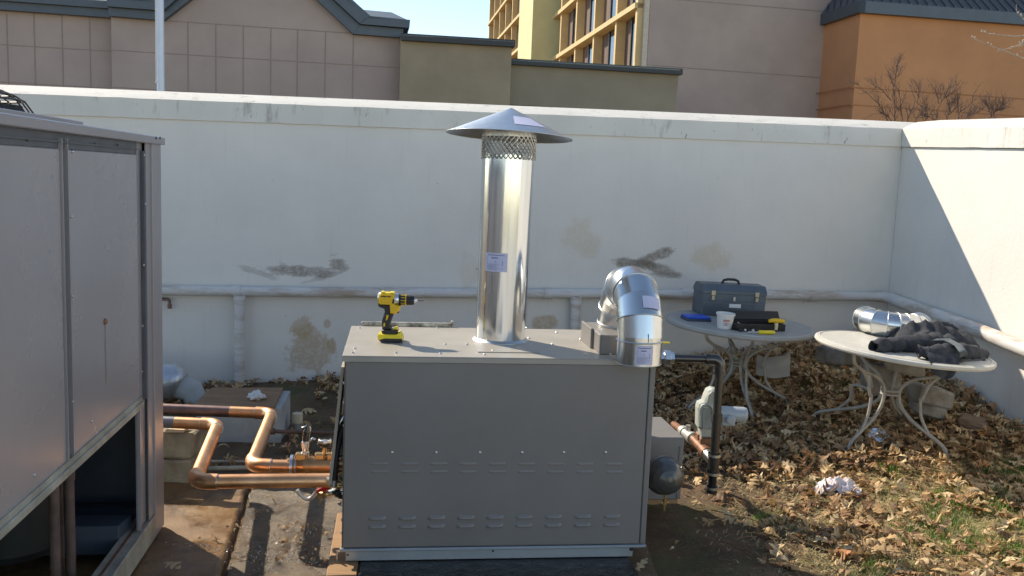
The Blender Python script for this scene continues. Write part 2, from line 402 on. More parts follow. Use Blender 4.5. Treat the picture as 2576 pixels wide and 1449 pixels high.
# ------------------------------------------------------------------ ground
GP = [(-3, 6.2, 0), (-2.2, 6.2, 0), (-1.85, 6.25, .0), (-1.59, 6.3, .04), (-1.22, 6.35, .09), (-.5, 6.4, .12), (.3, 6.5, .15), (1.13, 6.65, .19), (1.78, 6.75, .27), (2.09, 6.8, .33), (2.33, 6.83, .385),
      (2.9, 6.9, .56), (3.0, 6.4, .37), (3.05, 5.97, .31), (3.08, 5.63, .20), (3.12, 5.27, .155), (3.2, 4.6, .12), (3.3, 3.6, .08), (3.4, 2, .05), (2.5, 4.6, .06), (2.45, 4.95, .09), (1.9, 4.95, .06), (2.3, 5.5, .15),
      (1.7, 5.8, .11), (1.2, 5.7, .07), (1.1, 5.0, .02), (1.2, 4.2, 0), (1.9, 3.9, .03), (2.6, 3.6, .05), (.7, 4.2, 0), (.7, 3, 0), (1.6, 2.8, .01), (-.2, 5.4, .05), (-1, 5.4, .0), (-1, 4.8, 0), (-2, 5, 0), (-1, 4, 0), (-2, 4, 0), (-.5, 3, 0),
      (-1.5, 3, 0), (0, 2, 0), (2, 1.5, .02), (-2, 1, 0), (0, 4.6, 0)]
def zg(x, y):
    s = w = 0
    for a, b, z in GP:
        k = math.exp(-((x - a) ** 2 + (y - b) ** 2) / (2 * .38 ** 2)) + 1e-6 / (.2 + (x - a) ** 2 + (y - b) ** 2)
        s += k * z; w += k
    return s / w
xs = [-400, -120, -40, -15, -8, -5] + [-4 + i * .06 for i in range(int(8.6 / .06))] + [5.5, 8, 15, 40, 120, 400]
ys = [-60, -20, -8, -3, 0] + [.6 + i * .06 for i in range(int(6.9 / .06))] + [9, 15, 30, 60, 120, 400]
rows = []
for x in xs:
    r = []
    for y in ys:
        if -4.5 < x < 4.8 and .3 < y < 7.6: 
            z = zg(x, y) - .012
            k = max(0, min(1, (x + .2) / .8)) if y < 4.6 else 1
            z += noise.noise(V((x * 2.5, y * 2.5, 0))) * .018 * k + noise.noise(V((x * 9, y * 9, 3))) * .010 * k
        else: z = -.02
        r.append(V((x, y, z)))
    rows.append(r)
mb = MB(); mb.sheet(rows)
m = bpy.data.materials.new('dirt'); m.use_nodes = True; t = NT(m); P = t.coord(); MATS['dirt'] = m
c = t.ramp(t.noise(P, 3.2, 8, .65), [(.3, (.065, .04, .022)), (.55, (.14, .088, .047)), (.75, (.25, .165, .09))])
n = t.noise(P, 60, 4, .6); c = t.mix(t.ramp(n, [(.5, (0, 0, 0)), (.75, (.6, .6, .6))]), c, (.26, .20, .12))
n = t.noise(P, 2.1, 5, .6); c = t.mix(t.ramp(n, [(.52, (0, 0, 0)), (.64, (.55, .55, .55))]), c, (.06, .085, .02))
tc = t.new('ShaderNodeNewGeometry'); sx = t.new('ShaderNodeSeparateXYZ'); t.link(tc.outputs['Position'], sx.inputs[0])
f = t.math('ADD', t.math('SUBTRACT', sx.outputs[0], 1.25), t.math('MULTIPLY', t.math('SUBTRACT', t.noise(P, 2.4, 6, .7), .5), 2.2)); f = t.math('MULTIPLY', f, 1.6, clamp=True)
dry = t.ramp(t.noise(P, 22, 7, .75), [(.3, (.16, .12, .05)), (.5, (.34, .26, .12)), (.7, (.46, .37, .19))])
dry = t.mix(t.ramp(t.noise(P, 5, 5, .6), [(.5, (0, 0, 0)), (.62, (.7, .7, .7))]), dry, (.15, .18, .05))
c = t.mix(f, c, dry)  # dry straw tone; its extra paleness also stands for sunlight on this side
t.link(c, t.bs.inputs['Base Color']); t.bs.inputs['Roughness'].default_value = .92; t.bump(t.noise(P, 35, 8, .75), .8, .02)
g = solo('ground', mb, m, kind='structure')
mb = MB(); mb.box((-14, -16, -.05), (28, 0, 0), (0, 16.6, 0), (0, 0, .052)); solo('pavement', mb, mat('bounce_pavement', (.5, .47, .42), .85, 0, .15, 1.5, bump=.3, bs=30), kind='structure')  # unseen pale ground added behind the camera to bounce light
# ------------------------------------------------------------------ concrete paving at the left (two slabs with a broken joint)
def paving(name, outline, top, m, seed):
    pass
m = bpy.data.materials.new('wet_brown_concrete'); m.use_nodes = True; t = NT(m); P = t.coord(); MATS['wetconc'] = m
c = t.ramp(t.noise(P, 1.6, 7, .62), [(.32, (.09, .046, .018)), (.5, (.20, .11, .04)), (.7, (.33, .20, .08))])
n = t.noise(P, 3.4, 6, .7, .6); c = t.mix(t.ramp(n, [(.46, (0, 0, 0)), (.58, (.85, .85, .85))]), c, (.07, .040, .02))
n = t.noise(P, 70, 3); c = t.mix(t.ramp(n, [(.6, (0, 0, 0)), (.8, (.35, .35, .35))]), c, (.42, .34, .22))
t.link(c, t.bs.inputs['Base Color'])
n = t.noise(P, 2.6, 5, .6); t.link(t.ramp(n, [(.42, (.6, .6, .6)), (.55, (.14, .14, .14))]), t.bs.inputs['Roughness']); t.bump(t.noise(P, 55, 8, .75), .35, .008)
m2 = bpy.data.materials.new('wet_grey_concrete'); m2.use_nodes = True; t = NT(m2); P = t.coord()
c = t.ramp(t.noise(P, 2.2, 7, .62), [(.32, (.06, .038, .02)), (.5, (.13, .09, .05)), (.7, (.23, .175, .115))])
n = t.noise(P, 4.4, 6, .7, .8); c = t.mix(t.ramp(n, [(.48, (0, 0, 0)), (.6, (.85, .85, .85))]), c, (.045, .03, .018))
n = t.noise(P, 90, 3); c = t.mix(t.ramp(n, [(.62, (0, 0, 0)), (.78, (.5, .5, .5))]), c, (.45, .42, .36))
t.link(c, t.bs.inputs['Base Color']); n = t.noise(P, 5, 5, .6); t.link(t.ramp(n, [(.4, (.55, .55, .55)), (.55, (.12, .12, .12))]), t.bs.inputs['Roughness']); t.bump(t.noise(P, 60, 8, .8), .75, .012)
ja, jb = G(632, 1222), G(548, 1500)
jd = (jb - ja)
def slab(name, side, mm, x1):
    g = []; N = 90; Mx = 46
    for i in range(N + 1):
        k = i / N; p = ja.lerp(jb, -.03 + k * 2.4)
        jit = noise.noise(V((k * 22, 1, 0))) * .016 + noise.noise(V((k * 70, 4, 0))) * .008
        row = []
        e = p.x + jit * (1 if side > 0 else .6) + side * (.008 + .008 * abs(noise.noise(V((k * 30, side * 7, 2)))))
        for j in range(Mx + 1):
            f = (j / Mx) ** 1.5; x = e + (x1 - e) * f
            z = .014 + noise.noise(V((x * 3, p.y * 3, side))) * .004 + (noise.noise(V((x * 14, p.y * 14, 5))) * .006 if f < .12 else noise.noise(V((x * 14, p.y * 14, 5))) * .0022)
            if j == 0: z = -.03
            if j == 1: z -= .006 * abs(noise.noise(V((k * 60, 8, side))))
            row.append(V((x, p.y + (0 if i else noise.noise(V((x * 5, 0, 3))) * .03), z if i else -.03)))
        g.append(row)
    mb = MB(); mb.sheet(g)
    o = solo(name, mb, mm, kind='structure'); return o
slab('paving_slab', -1, MATS['wetconc'], -4.2); slab('pavement', 1, m2, .62)
# ------------------------------------------------------------------ boiler
YB = .1298; P0 = V((-.627, 3.3456, 0)); E1 = V((math.cos(YB), math.sin(YB), 0)); E2 = V((-math.sin(YB), math.cos(YB), 0)); EZ = V((0, 0, 1))
BWd, BDp, BZ0, BZ1 = 1.22, .655, .081, .857
def BLc(x, y, z): return P0 + E1 * x + E2 * y + EZ * z
def bx(u, v, dy=0):   # pixel -> (x,z) on boiler front plane
    q = PLN(u, v, P0 + E2 * dy, -E2) - P0; return q.dot(E1), q.z
def btop(u, v, z=BZ1):
    q = G(u, v, z) - P0; return q.dot(E1), q.dot(E2)
bo = thing('boiler', tuple(BLc(.61, .33, .03)), 'large grey boiler cabinet with tall round flue and louvred front', 'boiler')
mb = MB(); mb.box(BLc(0, .004, BZ0), E1 * BWd, E2 * (BDp - .008), EZ * (BZ1 - BZ0 - .004)); part('cabinet', mb, boiler_paint, bo)
mb = MB(); mb.box(BLc(.004, -.008, BZ0 + .012), E1 * (BWd - .030), E2 * .0115, EZ * (BZ1 - BZ0 - .034), .003)
mb.box(BLc(BWd - .023, -.008, BZ0 + .012), E1 * .023, E2 * .0115, EZ * (BZ1 - BZ0 - .034), .003)
fp = part('front_panel', mb, boiler_paint, bo)
mb = MB(); mb.box(BLc(-.006, -.012, BZ0 - .004), E1 * (BWd + .010), E2 * .02, EZ * .012, .003); part('bottom_flange', mb, skirt_paint, bo)
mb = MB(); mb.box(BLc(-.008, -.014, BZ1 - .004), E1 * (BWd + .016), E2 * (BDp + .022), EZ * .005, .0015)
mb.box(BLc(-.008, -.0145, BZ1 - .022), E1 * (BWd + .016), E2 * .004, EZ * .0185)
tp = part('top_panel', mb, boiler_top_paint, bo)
mb = MB(); mb.box(BLc(.015, .012, .03), E1 * (BWd - .06), E2 * (BDp - .03), EZ * (BZ0 - .035), .002)
sk = part('skirt', mb, skirt_paint, bo)
for u, v in ((1240, 1386), (875, 1396), (1588, 1381)):
    x, z = bx(u, v, .012); mb = MB(); mb.lathe(BLc(x, .0125, z), -E2, [(.0045, 0), (.0045, .001), (0, .0012)] if u < 1500 else [(.009, 0), (.009, .001), (0, .0012)], 12); part('fixing_hole', mb, cab_dark, bo)
# louvres
def louver(Hh_=.017, dp=.0085):
    mb = MB(); L_ = .070; n = 9; g = []
    for i in range(n + 1):
        k = i / n; x = (k - .5) * L_; s = math.sqrt(max(0, 1 - abs(2 * k - 1) ** 4)); row = []
        for j in range(7):
            a = j / 6; z = Hh_ * .5 - Hh_ * a; d = dp * math.sin(a * math.pi * .55) * s
            row.append(BLc(0, 0, 0) - P0 + E1 * x - E2 * d + EZ * z)
        row.append(E1 * x - E2 * .0 + EZ * (-Hh_ * .5 + .001)); g.append(row)
    mb.sheet(g); return mb
lm = None
LX = [935 + 73.6 * i for i in range(9)]
for (v0, v1, du) in ((1165, 1166, 0), (1185, 1186, 0), (1302, 1297, -6), (1323, 1318, -7)):
    for i in range(9):
        u = LX[i] + 22 + du + (-2 if i == 0 else 0); v = v0 + (v1 - v0) * i / 8
        x, z = bx(u, v, -.008)
        if lm is None:
            lm = mesh('louver', louver(), boiler_paint); lm2 = mesh('louver', louver(.012, .0035), boiler_paint)
        o = bpy.data.objects.new('louver', lm2 if v0 < 1250 else lm); C.objects.link(o); o.parent = bo; o.location = BLc(x, -.0075, z) - WL[bo.name]
for i, u in enumerate((986, 1097, 1207, 1313, 1418, 1523)):
    x, z = bx(u, 1138, -.008); mb = MB(); mb.lathe(BLc(x, -.0075, z), -E2, [(.006, 0), (.006, .002), (.004, .004), (0, .0045)], 10); part('screw', mb, steel, bo)
for i, (u, v) in enumerate(((887, 889), (996, 889), (1108, 891), (1219, 893), (1535, 893), (1472, 893), (905, 826), (1100, 826), (1325, 826), (1460, 855), (1400, 838), (1488, 862), (1330, 852), (1175, 868), (893, 878), (1240, 884), (1120, 868), (1390, 867))):
    x, y = btop(u, v); mb = MB(); mb.lathe(BLc(x, y, BZ1 + .001), EZ, [(.0055, 0), (.0055, .003), (.0035, .0055), (0, .006)], 8); part('screw', mb, steel, bo)
# flashing plate + sealant smears
x0, y0 = btop(1190, 888); x1, y1 = btop(1357, 888)
mb = MB(); mb.box(BLc(x0 + .02, y0 + .005, BZ1 + .001), E1 * (x1 - x0 - .02), E2 * .27, EZ * .0035, .001); part('flashing_plate', mb, boiler_top_paint, bo)
# rear galvanised rail
x0, y0 = btop(893, 822); mb = MB()
mb.box(BLc(.035, BDp + .012, BZ1 - .05), E1 * .42, E2 * .03, EZ * .068, .003)
mb.box(BLc(.445, BDp + .010, BZ1 - .05), E1 * .012, E2 * .034, EZ * .078, .002)
o = part('rear_rail', mb, mat('mottled_galv', (.42, .40, .34), .45, .5, .7, 26, tint=(.07, .06, .05)), bo)
# left side: sloping control panel edge, knob
mb = MB(); a = BLc(-.004, .16, .79); mb.prism([BLc(-.003, .05, .80), BLc(-.003, .42, .80), BLc(-.045, .42, .33), BLc(-.045, .05, .33)], -E1 * .012); part('side_control_panel', mb, mat('beige_panel', (.46, .40, .32), .5, 0, .1, 10), bo)
k0 = D(861, 884, 3.62); k1 = V((-.66, 3.63, k0.z)); mb = MB()
mb.lathe(k1 + V((.03, 0, 0)), V((-1, 0, 0)), [(0, 0), (.014, 0), (.014, .012), (.019, .014), (.021, .03), (.019, .045), (.0, .046)], 18); part('side_knob', mb, black, bo)
mb = MB(); mb.lathe(k1 + V((-.017, 0, .004)), V((-1, 0, 0)), [(.016, 0), (.016, .004), (.010, .006), (0, .006)], 18); part('knob_cap', mb, steel, bo)
for z in (.74, .665, .57, .30, .25, .19, .14):
    mb = MB(); mb.lathe(BLc(0, .03 + .02 * R(), z), -E1, [(.006, 0), (.006, .003), (.0035, .006), (0, .006)], 8); part('screw', mb, steel, bo)
# flue
fc = G(1258, 857, BZ1); fl_r = .107
fl = MB(); fl.lathe(fc + EZ * 0, V((.008, 0, 1)), [(fl_r, .002), (fl_r, .79)], 64)
fl.lathe(fc, EZ, [(fl_r - .003, .79), (fl_r - .003, .0)], 64)
flo = part('flue_pipe', fl, flue_mat, bo)
mb = MB(); mb.tube([fc + V((.04 - .107, -.085, .01)), fc + V((.045 - .107, -.085, .78))], .002, 6); 
a = math.radians(200); s = V((math.cos(a), math.sin(a), 0)) * (fl_r + .0002)
mb = MB(); mb.tube([fc + s + EZ * .004, fc + s + EZ * .785 + V((.006, 0, 0))], .0018, 6); part('pipe_seam', mb, galv, flo)
mb = MB(); mb.lathe(fc, EZ, [(fl_r + .012, .004), (fl_r + .012, .006), (fl_r + .001, .016)], 48); part('base_collar', mb, galv2, flo)
mt = fc + V((.0065, 0, 0)); z0, z1, rm = .770, .872, .1125
mb = MB(); nd = 34; nz = 8
for sgn in (1, -1):
    for i in range(nd):
        pth = []
        for j in range(nz + 1):
            a = 2 * math.pi * (i + sgn * j * .5) / nd; k = j / nz
            pth.append(mt + V((math.cos(a) * rm, math.sin(a) * rm, z0 + (z1 - z0) * k)))
        mb.tube(pth, .0023, 4, cap=False, smooth=False)
part('guard_mesh', mb, galv2, flo)
mb = MB(); mb.lathe(mt, EZ, [(rm - .002, z1 - .01), (rm + .0015, z1 - .01), (rm + .0015, z1 + .02)], 48)
for a in (20, 110, 200, 290):
    a = math.radians(a); mb.tube([mt + V((math.cos(a) * .10, math.sin(a) * .10, .72)), mt + V((math.cos(a) * .10, math.sin(a) * .10, .9))], .004, 6)
part('cap_bracket', mb, galv2, flo)
# conical rain cap, slightly tilted
cap0 = mt + EZ * .866; cax = V((.030, .045, 1)).normalized(); cr = .264; ch = .118
mb = MB(); mb.lathe(cap0, cax, [(cr, 0), (cr * .5, ch * .5), (.0, ch)], 72); mb.lathe(cap0, cax, [(cr, -.0005), (cr * .5, ch * .5 - .0025), (0, ch - .003)][::-1], 72)
mb.tube([cap0 + (V((math.cos(a), math.sin(a), 0)) - cax * (V((math.cos(a), math.sin(a), 0)).dot(cax))) * cr for a in [2 * math.pi * i / 72 for i in range(72)]], .0016, 6, closed=True)
capo = part('rain_cap', mb, galv2, flo)
mb = MB(); x_ = V((1, 0, 0)) - cax * cax.x; x_.normalize(); y_ = cax.cross(x_); g = []
for i in range(7):
    a = math.radians(-84 + 7.2 * i); row = []
    for r in (.105, .155, .195): row.append(cap0 + (x_ * math.cos(a) + y_ * math.sin(a)) * r + cax * (ch * (1 - r / cr) + .0015))
    g.append(row)
mb.sheet(g); part('cap_label', mb, sticker, flo)
def cyl_label(c, r, a0, a1, z0, z1, parent, name='label', nl=9, dirv=None):
    mb = MB(); mb.sheet([[c + V((math.cos(a0 + (a1 - a0) * i / 10) * r, math.sin(a0 + (a1 - a0) * i / 10) * r, z)) for z in (z0, z1)] for i in range(11)])
    o = part(name, mb, sticker, parent)
    mb = MB(); H_ = z1 - z0; rr = r + .0006
    def strip(fa, fb, za, zb):
        n = 4; mb.sheet([[c + V((math.cos(a0 + (a1 - a0) * (fa + (fb - fa) * i / n)) * rr, math.sin(a0 + (a1 - a0) * (fa + (fb - fa) * i / n)) * rr, z0 + H_ * z)) for z in (za, zb)] for i in range(n + 1)])
    strip(.12, .88, .86, .9); strip(.3, .6, .70, .76); strip(.45, .5, .5, .56)
    z = .62
    for k in range(nl):
        z = .40 - k * .04
        if z < .05: break
        strip(.08, .5 + .4 * R(), z, z + .012)
    strip(.1, .11, .45, .8); strip(.78, .8, .3, .6)
    part('label_print', mb, print_mat, parent)
zl1 = D(1240, 636, fc.y - .1).z - 0; zl0 = D(1240, 683, fc.y - .1).z
cyl_label(V((fc.x + .004, fc.y, 0)), fl_r + .0018, math.radians(226), math.radians(278), zl0, zl1, flo)
# combustion-air intake: collar box and U duct
DX = .497
def duct(parent, pts_fn, rad, nm):
    pass
cx, cy = btop(1603, 905, BZ1)
yf, yr, zc = -.045, .30, .925
rb = (yr - yf) / 2; ym = (yr + yf) / 2; xx = cx - .004; rd = .0885
zc += .03
cen = [BLc(xx, yf, BZ1 - .006), BLc(xx, yf, zc)]
NA = 8
cen = [BLc(xx, yf, BZ1 - .004), BLc(xx, yf, BZ1 + .086)]
for i in range(0, NA + 1):
    a = math.pi * (i / NA); cen.append(BLc(xx, ym - rb * math.cos(a), zc + rb * math.sin(a)))
cen.append(BLc(xx, yr, BZ1 + .07))
mb = MB(); mb.tube(cen, rd, 48, cap=False, seg=True)
mb.tube(cen[:3], rd - .003, 48, cap=False, seg=True)
du = part('intake_duct', mb, galv, bo)
for i in (0, 1, 3, 5, 7, 9, 10):
    p = cen[i]; q = cen[min(i + 1, len(cen) - 1)] - cen[max(i - 1, 0)]; q.normalize(); x_ = E1; y_ = q.cross(x_)
    mb = MB(); mb.tube([p + (x_ * math.cos(2 * math.pi * k / 48) + y_ * math.sin(2 * math.pi * k / 48)) * (rd + (.001 if i else 0)) for k in range(48)], .0032 if i else .0016, 6, closed=True); part('duct_bead', mb, galv2, du)
mb = MB(); mb.tube([BLc(xx + .01, yf - rd, BZ1 + .090), BLc(xx + .01, yf - rd, BZ1 + .125)], .0012, 4); part('duct_seam', mb, iron, du)
dc = BLc(xx, yf, 0)
cyl_label(dc, rd + .0018, math.radians(254), math.radians(298), BZ1 + .004, BZ1 + .078, du)
# upper label on the gore segment between rings 3 and 5
g = []
for i in range(9):
    th = math.radians(-5 + i * 6.2); row = []
    for k in (0, 1):
        p = cen[3].lerp(cen[4], .12) if k == 0 else cen[3].lerp(cen[4], .88)
        tn = (cen[4] - cen[3]).normalized(); o_ = tn.cross(E1).normalized()
        if o_.y > 0: o_ = -o_
        row.append(p + (o_ * math.cos(th) + E1 * math.sin(th)) * (rd + .0035))
    g.append(row)
mb = MB(); mb.sheet(g); part('duct_label', mb, sticker, du)
a = btop(1509, 893); b = btop(1471, 859); bxh = .080
mb = MB(); ww = xx + rd + .02 - a[0]; y0 = a[1]; dpth = .40 - y0
mb.box(BLc(a[0], y0, BZ1 + .001), E1 * ww, E2 * dpth, EZ * bxh, .004)
mb.box(BLc(a[0] - .012, y0 + .13, BZ1 + .0015), E1 * .012, E2 * (dpth - .13), EZ * (bxh + .004), .002)
part('intake_collar_box', mb, boiler_paint, bo)
# burner side box on the right
qa = D(1722, 1101, 3.985)   # front right top corner
qz = qa.z; qq = qa - P0; sx, sy = qq.dot(E1), qq.dot(E2)
zb = D(1715, 1257, qa.y).z
mb = MB(); mb.box(BLc(BWd + .003, sy, zb), E1 * (sx - BWd - .003), E2 * .36, EZ * (qz - zb), .005)
mb.box(BLc(sx - .022, sy - .004, zb + .01), E1 * .018, E2 * .005, EZ * (qz - zb - .05), .002)
sb = part('burner_box', mb, boiler_paint, bo)
print('BURNER', sx, sy, qz, zb)
mb = MB(); mb.box(BLc(BWd - .05, sy + .01, zb - .024), E1 * (sx - BWd + .04), E2 * .34, EZ * .023, .003); part('base_timber', mb, board_mat, bo)
q = D(1676, 1201, 3.72); 
mb = MB(); ax = -(E2 * .96 - E1 * .15)
mb.lathe(q + E2 * .09, -E2, [(0, 0), (.060, 0), (.076, .02), (.082, .045), (.0825, .075), (.0765, .098)], 40)
mb.lathe(q + E2 * .09, -E2, [(.0765, .098), (.066, .120), (.046, .138), (.022, .150), (0, .153)], 40)
fm = mat('dark_glossy_canister', (.11, .11, .105), .30, .4, .15, 8, coat=.4)
cn = part('blower_canister', mb, fm, bo)
mb = MB(); mb.tube([q + E2 * .022 + (E1 * math.cos(2 * math.pi * k / 40) + EZ * math.sin(2 * math.pi * k / 40)) * .083 for k in range(40)], .0035, 6, closed=True); part('canister_rim', mb, iron, cn)
mb = MB(); mb.tube([q - EZ * .078, q - EZ * .105], .006, 8); mb.tube([q - EZ * .10, q - EZ * .122], .010, 8); mb.tube([q - EZ * .122, q - EZ * .150], .0045, 8); mb.tube([q - EZ * .112 - E1 * .016, q - EZ * .112 + E1 * .016], .004, 8); part('drain_cock', mb, brass, cn)
# small foot under left
# slab under boiler and boards
mb = MB(); mb.box(BLc(.07, -.30, .010), E1 * 1.09, E2 * 1.0, EZ * .018, .006); solo('base_mat', mb, asphalt, 'black wet slab lying under the boiler, its front edge showing', 'base slab')
mb = MB(); p = G(893, 1420, .022); q_ = P0 + E1 * -.02 
mb.box(BLc(-.05, -.36, .012), E1 * .115, E2 * .9, EZ * .014, .003); solo('timber_board', mb, board_mat, 'flat brown timber board on the ground under the left end of the boiler', 'board')
# levelling foot of the boiler at left
mb = MB(); mb.tube([BLc(-.018, .02, .012), BLc(-.018, .02, .07)], .005, 8); mb.tube([BLc(-.018, .02, .012), BLc(-.018, .02, .02)], .012, 10); part('levelling_foot', mb, steel, bo)
# ------------------------------------------------------------------ cordless drill on the boiler
db = G(983, 856, BZ1 + .005); k_ = .000293
ex = (E1 * .995 - E2 * .10).normalized(); ey = EZ.cross(ex)
dr = thing('cordless_drill', tuple(db), 'yellow and black cordless drill standing upright on the grey boiler top', 'drill')
def dp(px, py, y=0): return db + ex * ((px - 950) * k_) + EZ * ((990 - py) * k_) + ey * y
def dprism(pts, w, m, nm, par, bev=.004, y=0):
    mb = MB(); mb.prism([dp(a, b, -w / 2 + y) for a, b in pts], ey * w, bev); return part(nm, mb, m, par)
body = dprism([(775, 335), (800, 312), (1000, 312), (1003, 470), (1080, 482), (1078, 520), (1060, 560), (1012, 600), (945, 592), (950, 474), (790, 466), (770, 440)], .058, yellow, 'body', dr, .006)
dprism([(805, 292), (835, 292), (860, 305), (930, 305), (955, 295), (990, 297), (998, 316), (800, 316)], .040, yellow2, 'top_housing', dr, .003)
dprism([(765, 462), (952, 470), (945, 600), (985, 600), (930, 790), (965, 832), (832, 835), (822, 720), (850, 610), (868, 560), (850, 512), (790, 498), (766, 486)], .040, black, 'handle', dr, .006)
dprism([(890, 615), (920, 620), (905, 680), (880, 700)], .043, yellow, 'grip_inlay', dr, .001)
dprism([(850, 735), (875, 728), (872, 780), (850, 790)], .043, yellow, 'grip_inlay', dr, .001)
dprism([(815, 345), (890, 345), (885, 362), (808, 360)], .0595, black, 'vent', body, .0005)
dprism([(900, 345), (948, 345), (946, 362), (896, 362)], .0595, black, 'vent', body, .0005)
dprism([(975, 385), (995, 385), (995, 450), (965, 450)], .0595, black, 'forward_switch', body, .0005)
dprism([(1022, 532), (1062, 528), (1056, 595), (1020, 596)], .018, black, 'trigger', dr, .002)
mb = MB(); mb.lathe(dp(752, 385), ex, [(0, 0), (.016, .001), (.022, .006), (.0245, .014)], 28); part('motor_cap', mb, steel, dr)
mb = MB(); mb.lathe(dp(1000, 400), ex, [(.0265, 0), (.0265, .008), (.0235, .016)], 28); part('gear_collar', mb, steel, dr)
mb = MB(); mb.lathe(dp(1053, 405), ex, [(.0225, 0), (.0220, .028), (0, .028)], 28); part('clutch_ring', mb, black, dr)
mb = MB()
for i in range(12):
    a = math.pi / 6 * i; d_ = ey * math.cos(a) + EZ * math.sin(a)
    mb.tube([dp(1085, 405) + d_ * .0215, dp(1148, 405) + d_ * .0213], .0018, 5)
mb.lathe(dp(1146, 405), ex, [(.0227, 0), (.0227, .004)], 28); part('clutch_marks', mb, yellow, dr)
mb = MB(); mb.lathe(dp(1158, 408), ex, [(.0205, 0), (.0205, .020), (.0185, .031), (.012, .033)], 28); part('chuck', mb, black, dr)
mb = MB(); mb.lathe(dp(1262, 408), ex, [(.0105, 0), (.0085, .008), (.004, .014), (.004, .018)], 20); part('chuck_nose', mb, steel, dr)
mb = MB(); mb.tube([dp(1305, 408), dp(1350, 410), dp(1352, 410), dp(1400, 412)], [.0030, .0034, .0022, .0016], 6); part('driver_bit', mb, copper_old, dr)
bat = dprism([(775, 905), (785, 880), (835, 885), (1040, 885), (1080, 862), (1118, 915), (1126, 965), (1115, 988), (815, 990), (782, 965)], .078, yellow2, 'battery', dr, .006)
dprism([(822, 838), (850, 826), (1050, 830), (1052, 862), (1038, 886), (835, 886)], .058, black, 'battery_shoe', dr, .004)
dprism([(975, 826), (995, 800), (1040, 790), (1052, 828)], .03, yellow2, 'belt_hook', dr, .002)
dprism([(870, 942), (1120, 940), (1122, 985), (1115, 989), (815, 991), (800, 968)], .0795, black, 'battery_base', bat, .001)
# ------------------------------------------------------------------ copper pipes
ZP = .31
def arc3(a, b, c, r, n=6):
    a, b, c = V(a), V(b), V(c); d1 = (a - b).normalized(); d2 = (c - b).normalized()
    ang = d1.angle(d2); t_ = r / math.tan(ang / 2); p1 = b + d1 * t_; p2 = b + d2 * t_
    cen_ = b + (d1 + d2).normalized() * (r / math.sin(ang / 2)); out = []
    for i in range(n + 1):
        k = i / n; v = (p1 - cen_).lerp(p2 - cen_, k).normalized() * r; out.append(cen_ + v)
    return out
def pipe_run(name, label, pts, r, zfar=None, spec=()):
    th = thing(name, tuple(V(pts[0]) + V((0, 0, -r))), label, 'pipe')
    return th
def cpipe(label, a, b, c, d, r, start_m, end_m=None):
    th = thing('copper_pipe', tuple(V(b)), label, 'pipe', 'copper water pipes')
    rb_ = .062
    e1 = arc3(a, b, c, rb_); e2 = arc3(b, c, d, rb_)
    a, d = V(a), V(d); u1 = (V(b) - a).normalized()
    k = e1[0] - u1 * .16
    mb = MB(); mb.tube([a, k], r, 24); part('weathered_pipe', mb, start_m, th)
    mb = MB(); mb.tube([k, e1[0]], r, 24, cap=False)
    mb.tube([e1[-1], e2[0]], r, 24, cap=False); mb.tube([e2[-1], d], r, 24); part('pipe', mb, copper, th)
    for e in (e1, e2):
        t0 = (e[0] - e[1]).normalized() * .028; t1 = (e[-1] - e[-2]).normalized() * .028
        mb = MB(); mb.tube([e[0] + t0, e[0]] + e[1:-1] + [e[-1], e[-1] + t1], r + .0035, 24); el = part('elbow', mb, copper if e is not e2 or end_m is None else end_m, th)
        for q, tt in ((e[0] + t0, t0), (e[-1] + t1, t1)):
            mb = MB(); mb.tube([q - tt.normalized() * .004, q + tt.normalized() * .003], r + .003, 24); part('solder_ring', mb, steel, el)
    return th
r1 = .0285
A1 = G(405, 1062, ZP + .02); A1 = V((-2.2, A1.y - .02, ZP + .02))
c1 = cpipe('lower copper pipe with the long straight run into the boiler, nearest the viewer', (-2.2, G(470, 1062, ZP).y, ZP), G(548, 1068, ZP), G(490, 1212, ZP), G(850, 1208, ZP), r1, mat('grey_sleeved_pipe', (.22, .22, .24), .38, .4, .2, 10), None)
A2y = G(600, 1036, ZP + .0).y
c2 = cpipe('upper bright copper pipe, farther from the viewer, ending in the brass pump body', (-2.3, A2y, ZP), G(684, 1040, ZP), G(632, 1172, ZP), G(735, 1174, ZP), r1, copper_old)
# ------------------------------------------------------------------ brass header with valves
h0 = G(722, 1172, ZP); h1 = G(858, 1172, ZP); hd = (h1 - h0).normalized(); hn = V((-hd.y, hd.x, 0))
pv = thing('brass_header', tuple((h0 + h1) / 2), 'brass header with relief valve and round gauge between copper pipe and boiler', 'valve')
mb = MB(); mb.lathe(h0, hd, [(.030, 0), (.034, .004), (.034, .02), (.037, .022), (.037, .04), (.034, .042), (.040, .07), (.041, .21), (.036, .235)], 28)
mb.lathe(h0 + hd * .03, hd, [(.044, 0), (.044, .006), (.03, .007)], 28); mb.lathe(h0 + hd * .03, -hd, [(.044, 0), (.03, .001)], 28); hb = part('header_body', mb, mat('bronze_body', (.52, .29, .13), .36, 1, .25, 14), pv)
for s, w in ((.035, .045), (.115, .04), (.165, .05)):
    mb = MB(); mb.box(h0 + hd * s - hn * .02 + EZ * .028, hd * w, hn * .04, EZ * .028, .004); part('boss', mb, brass, pv)
mb = MB(); q = h0 + hd * .02; mb.tube([q - hd * .006, q + hd * .006], .047, 28); q = h0 + hd * .036; mb.tube([q - hd * .003, q + hd * .003], .043, 28); part('union_ring', mb, steel, pv)
mb = MB(); q = h0 + hd * .075; mb.lathe(q + EZ * .03, EZ, [(.017, 0), (.017, .03), (.013, .035), (.013, .05), (.016, .052), (.016, .075), (.012, .08)], 16); part('relief_valve', mb, steel, pv)
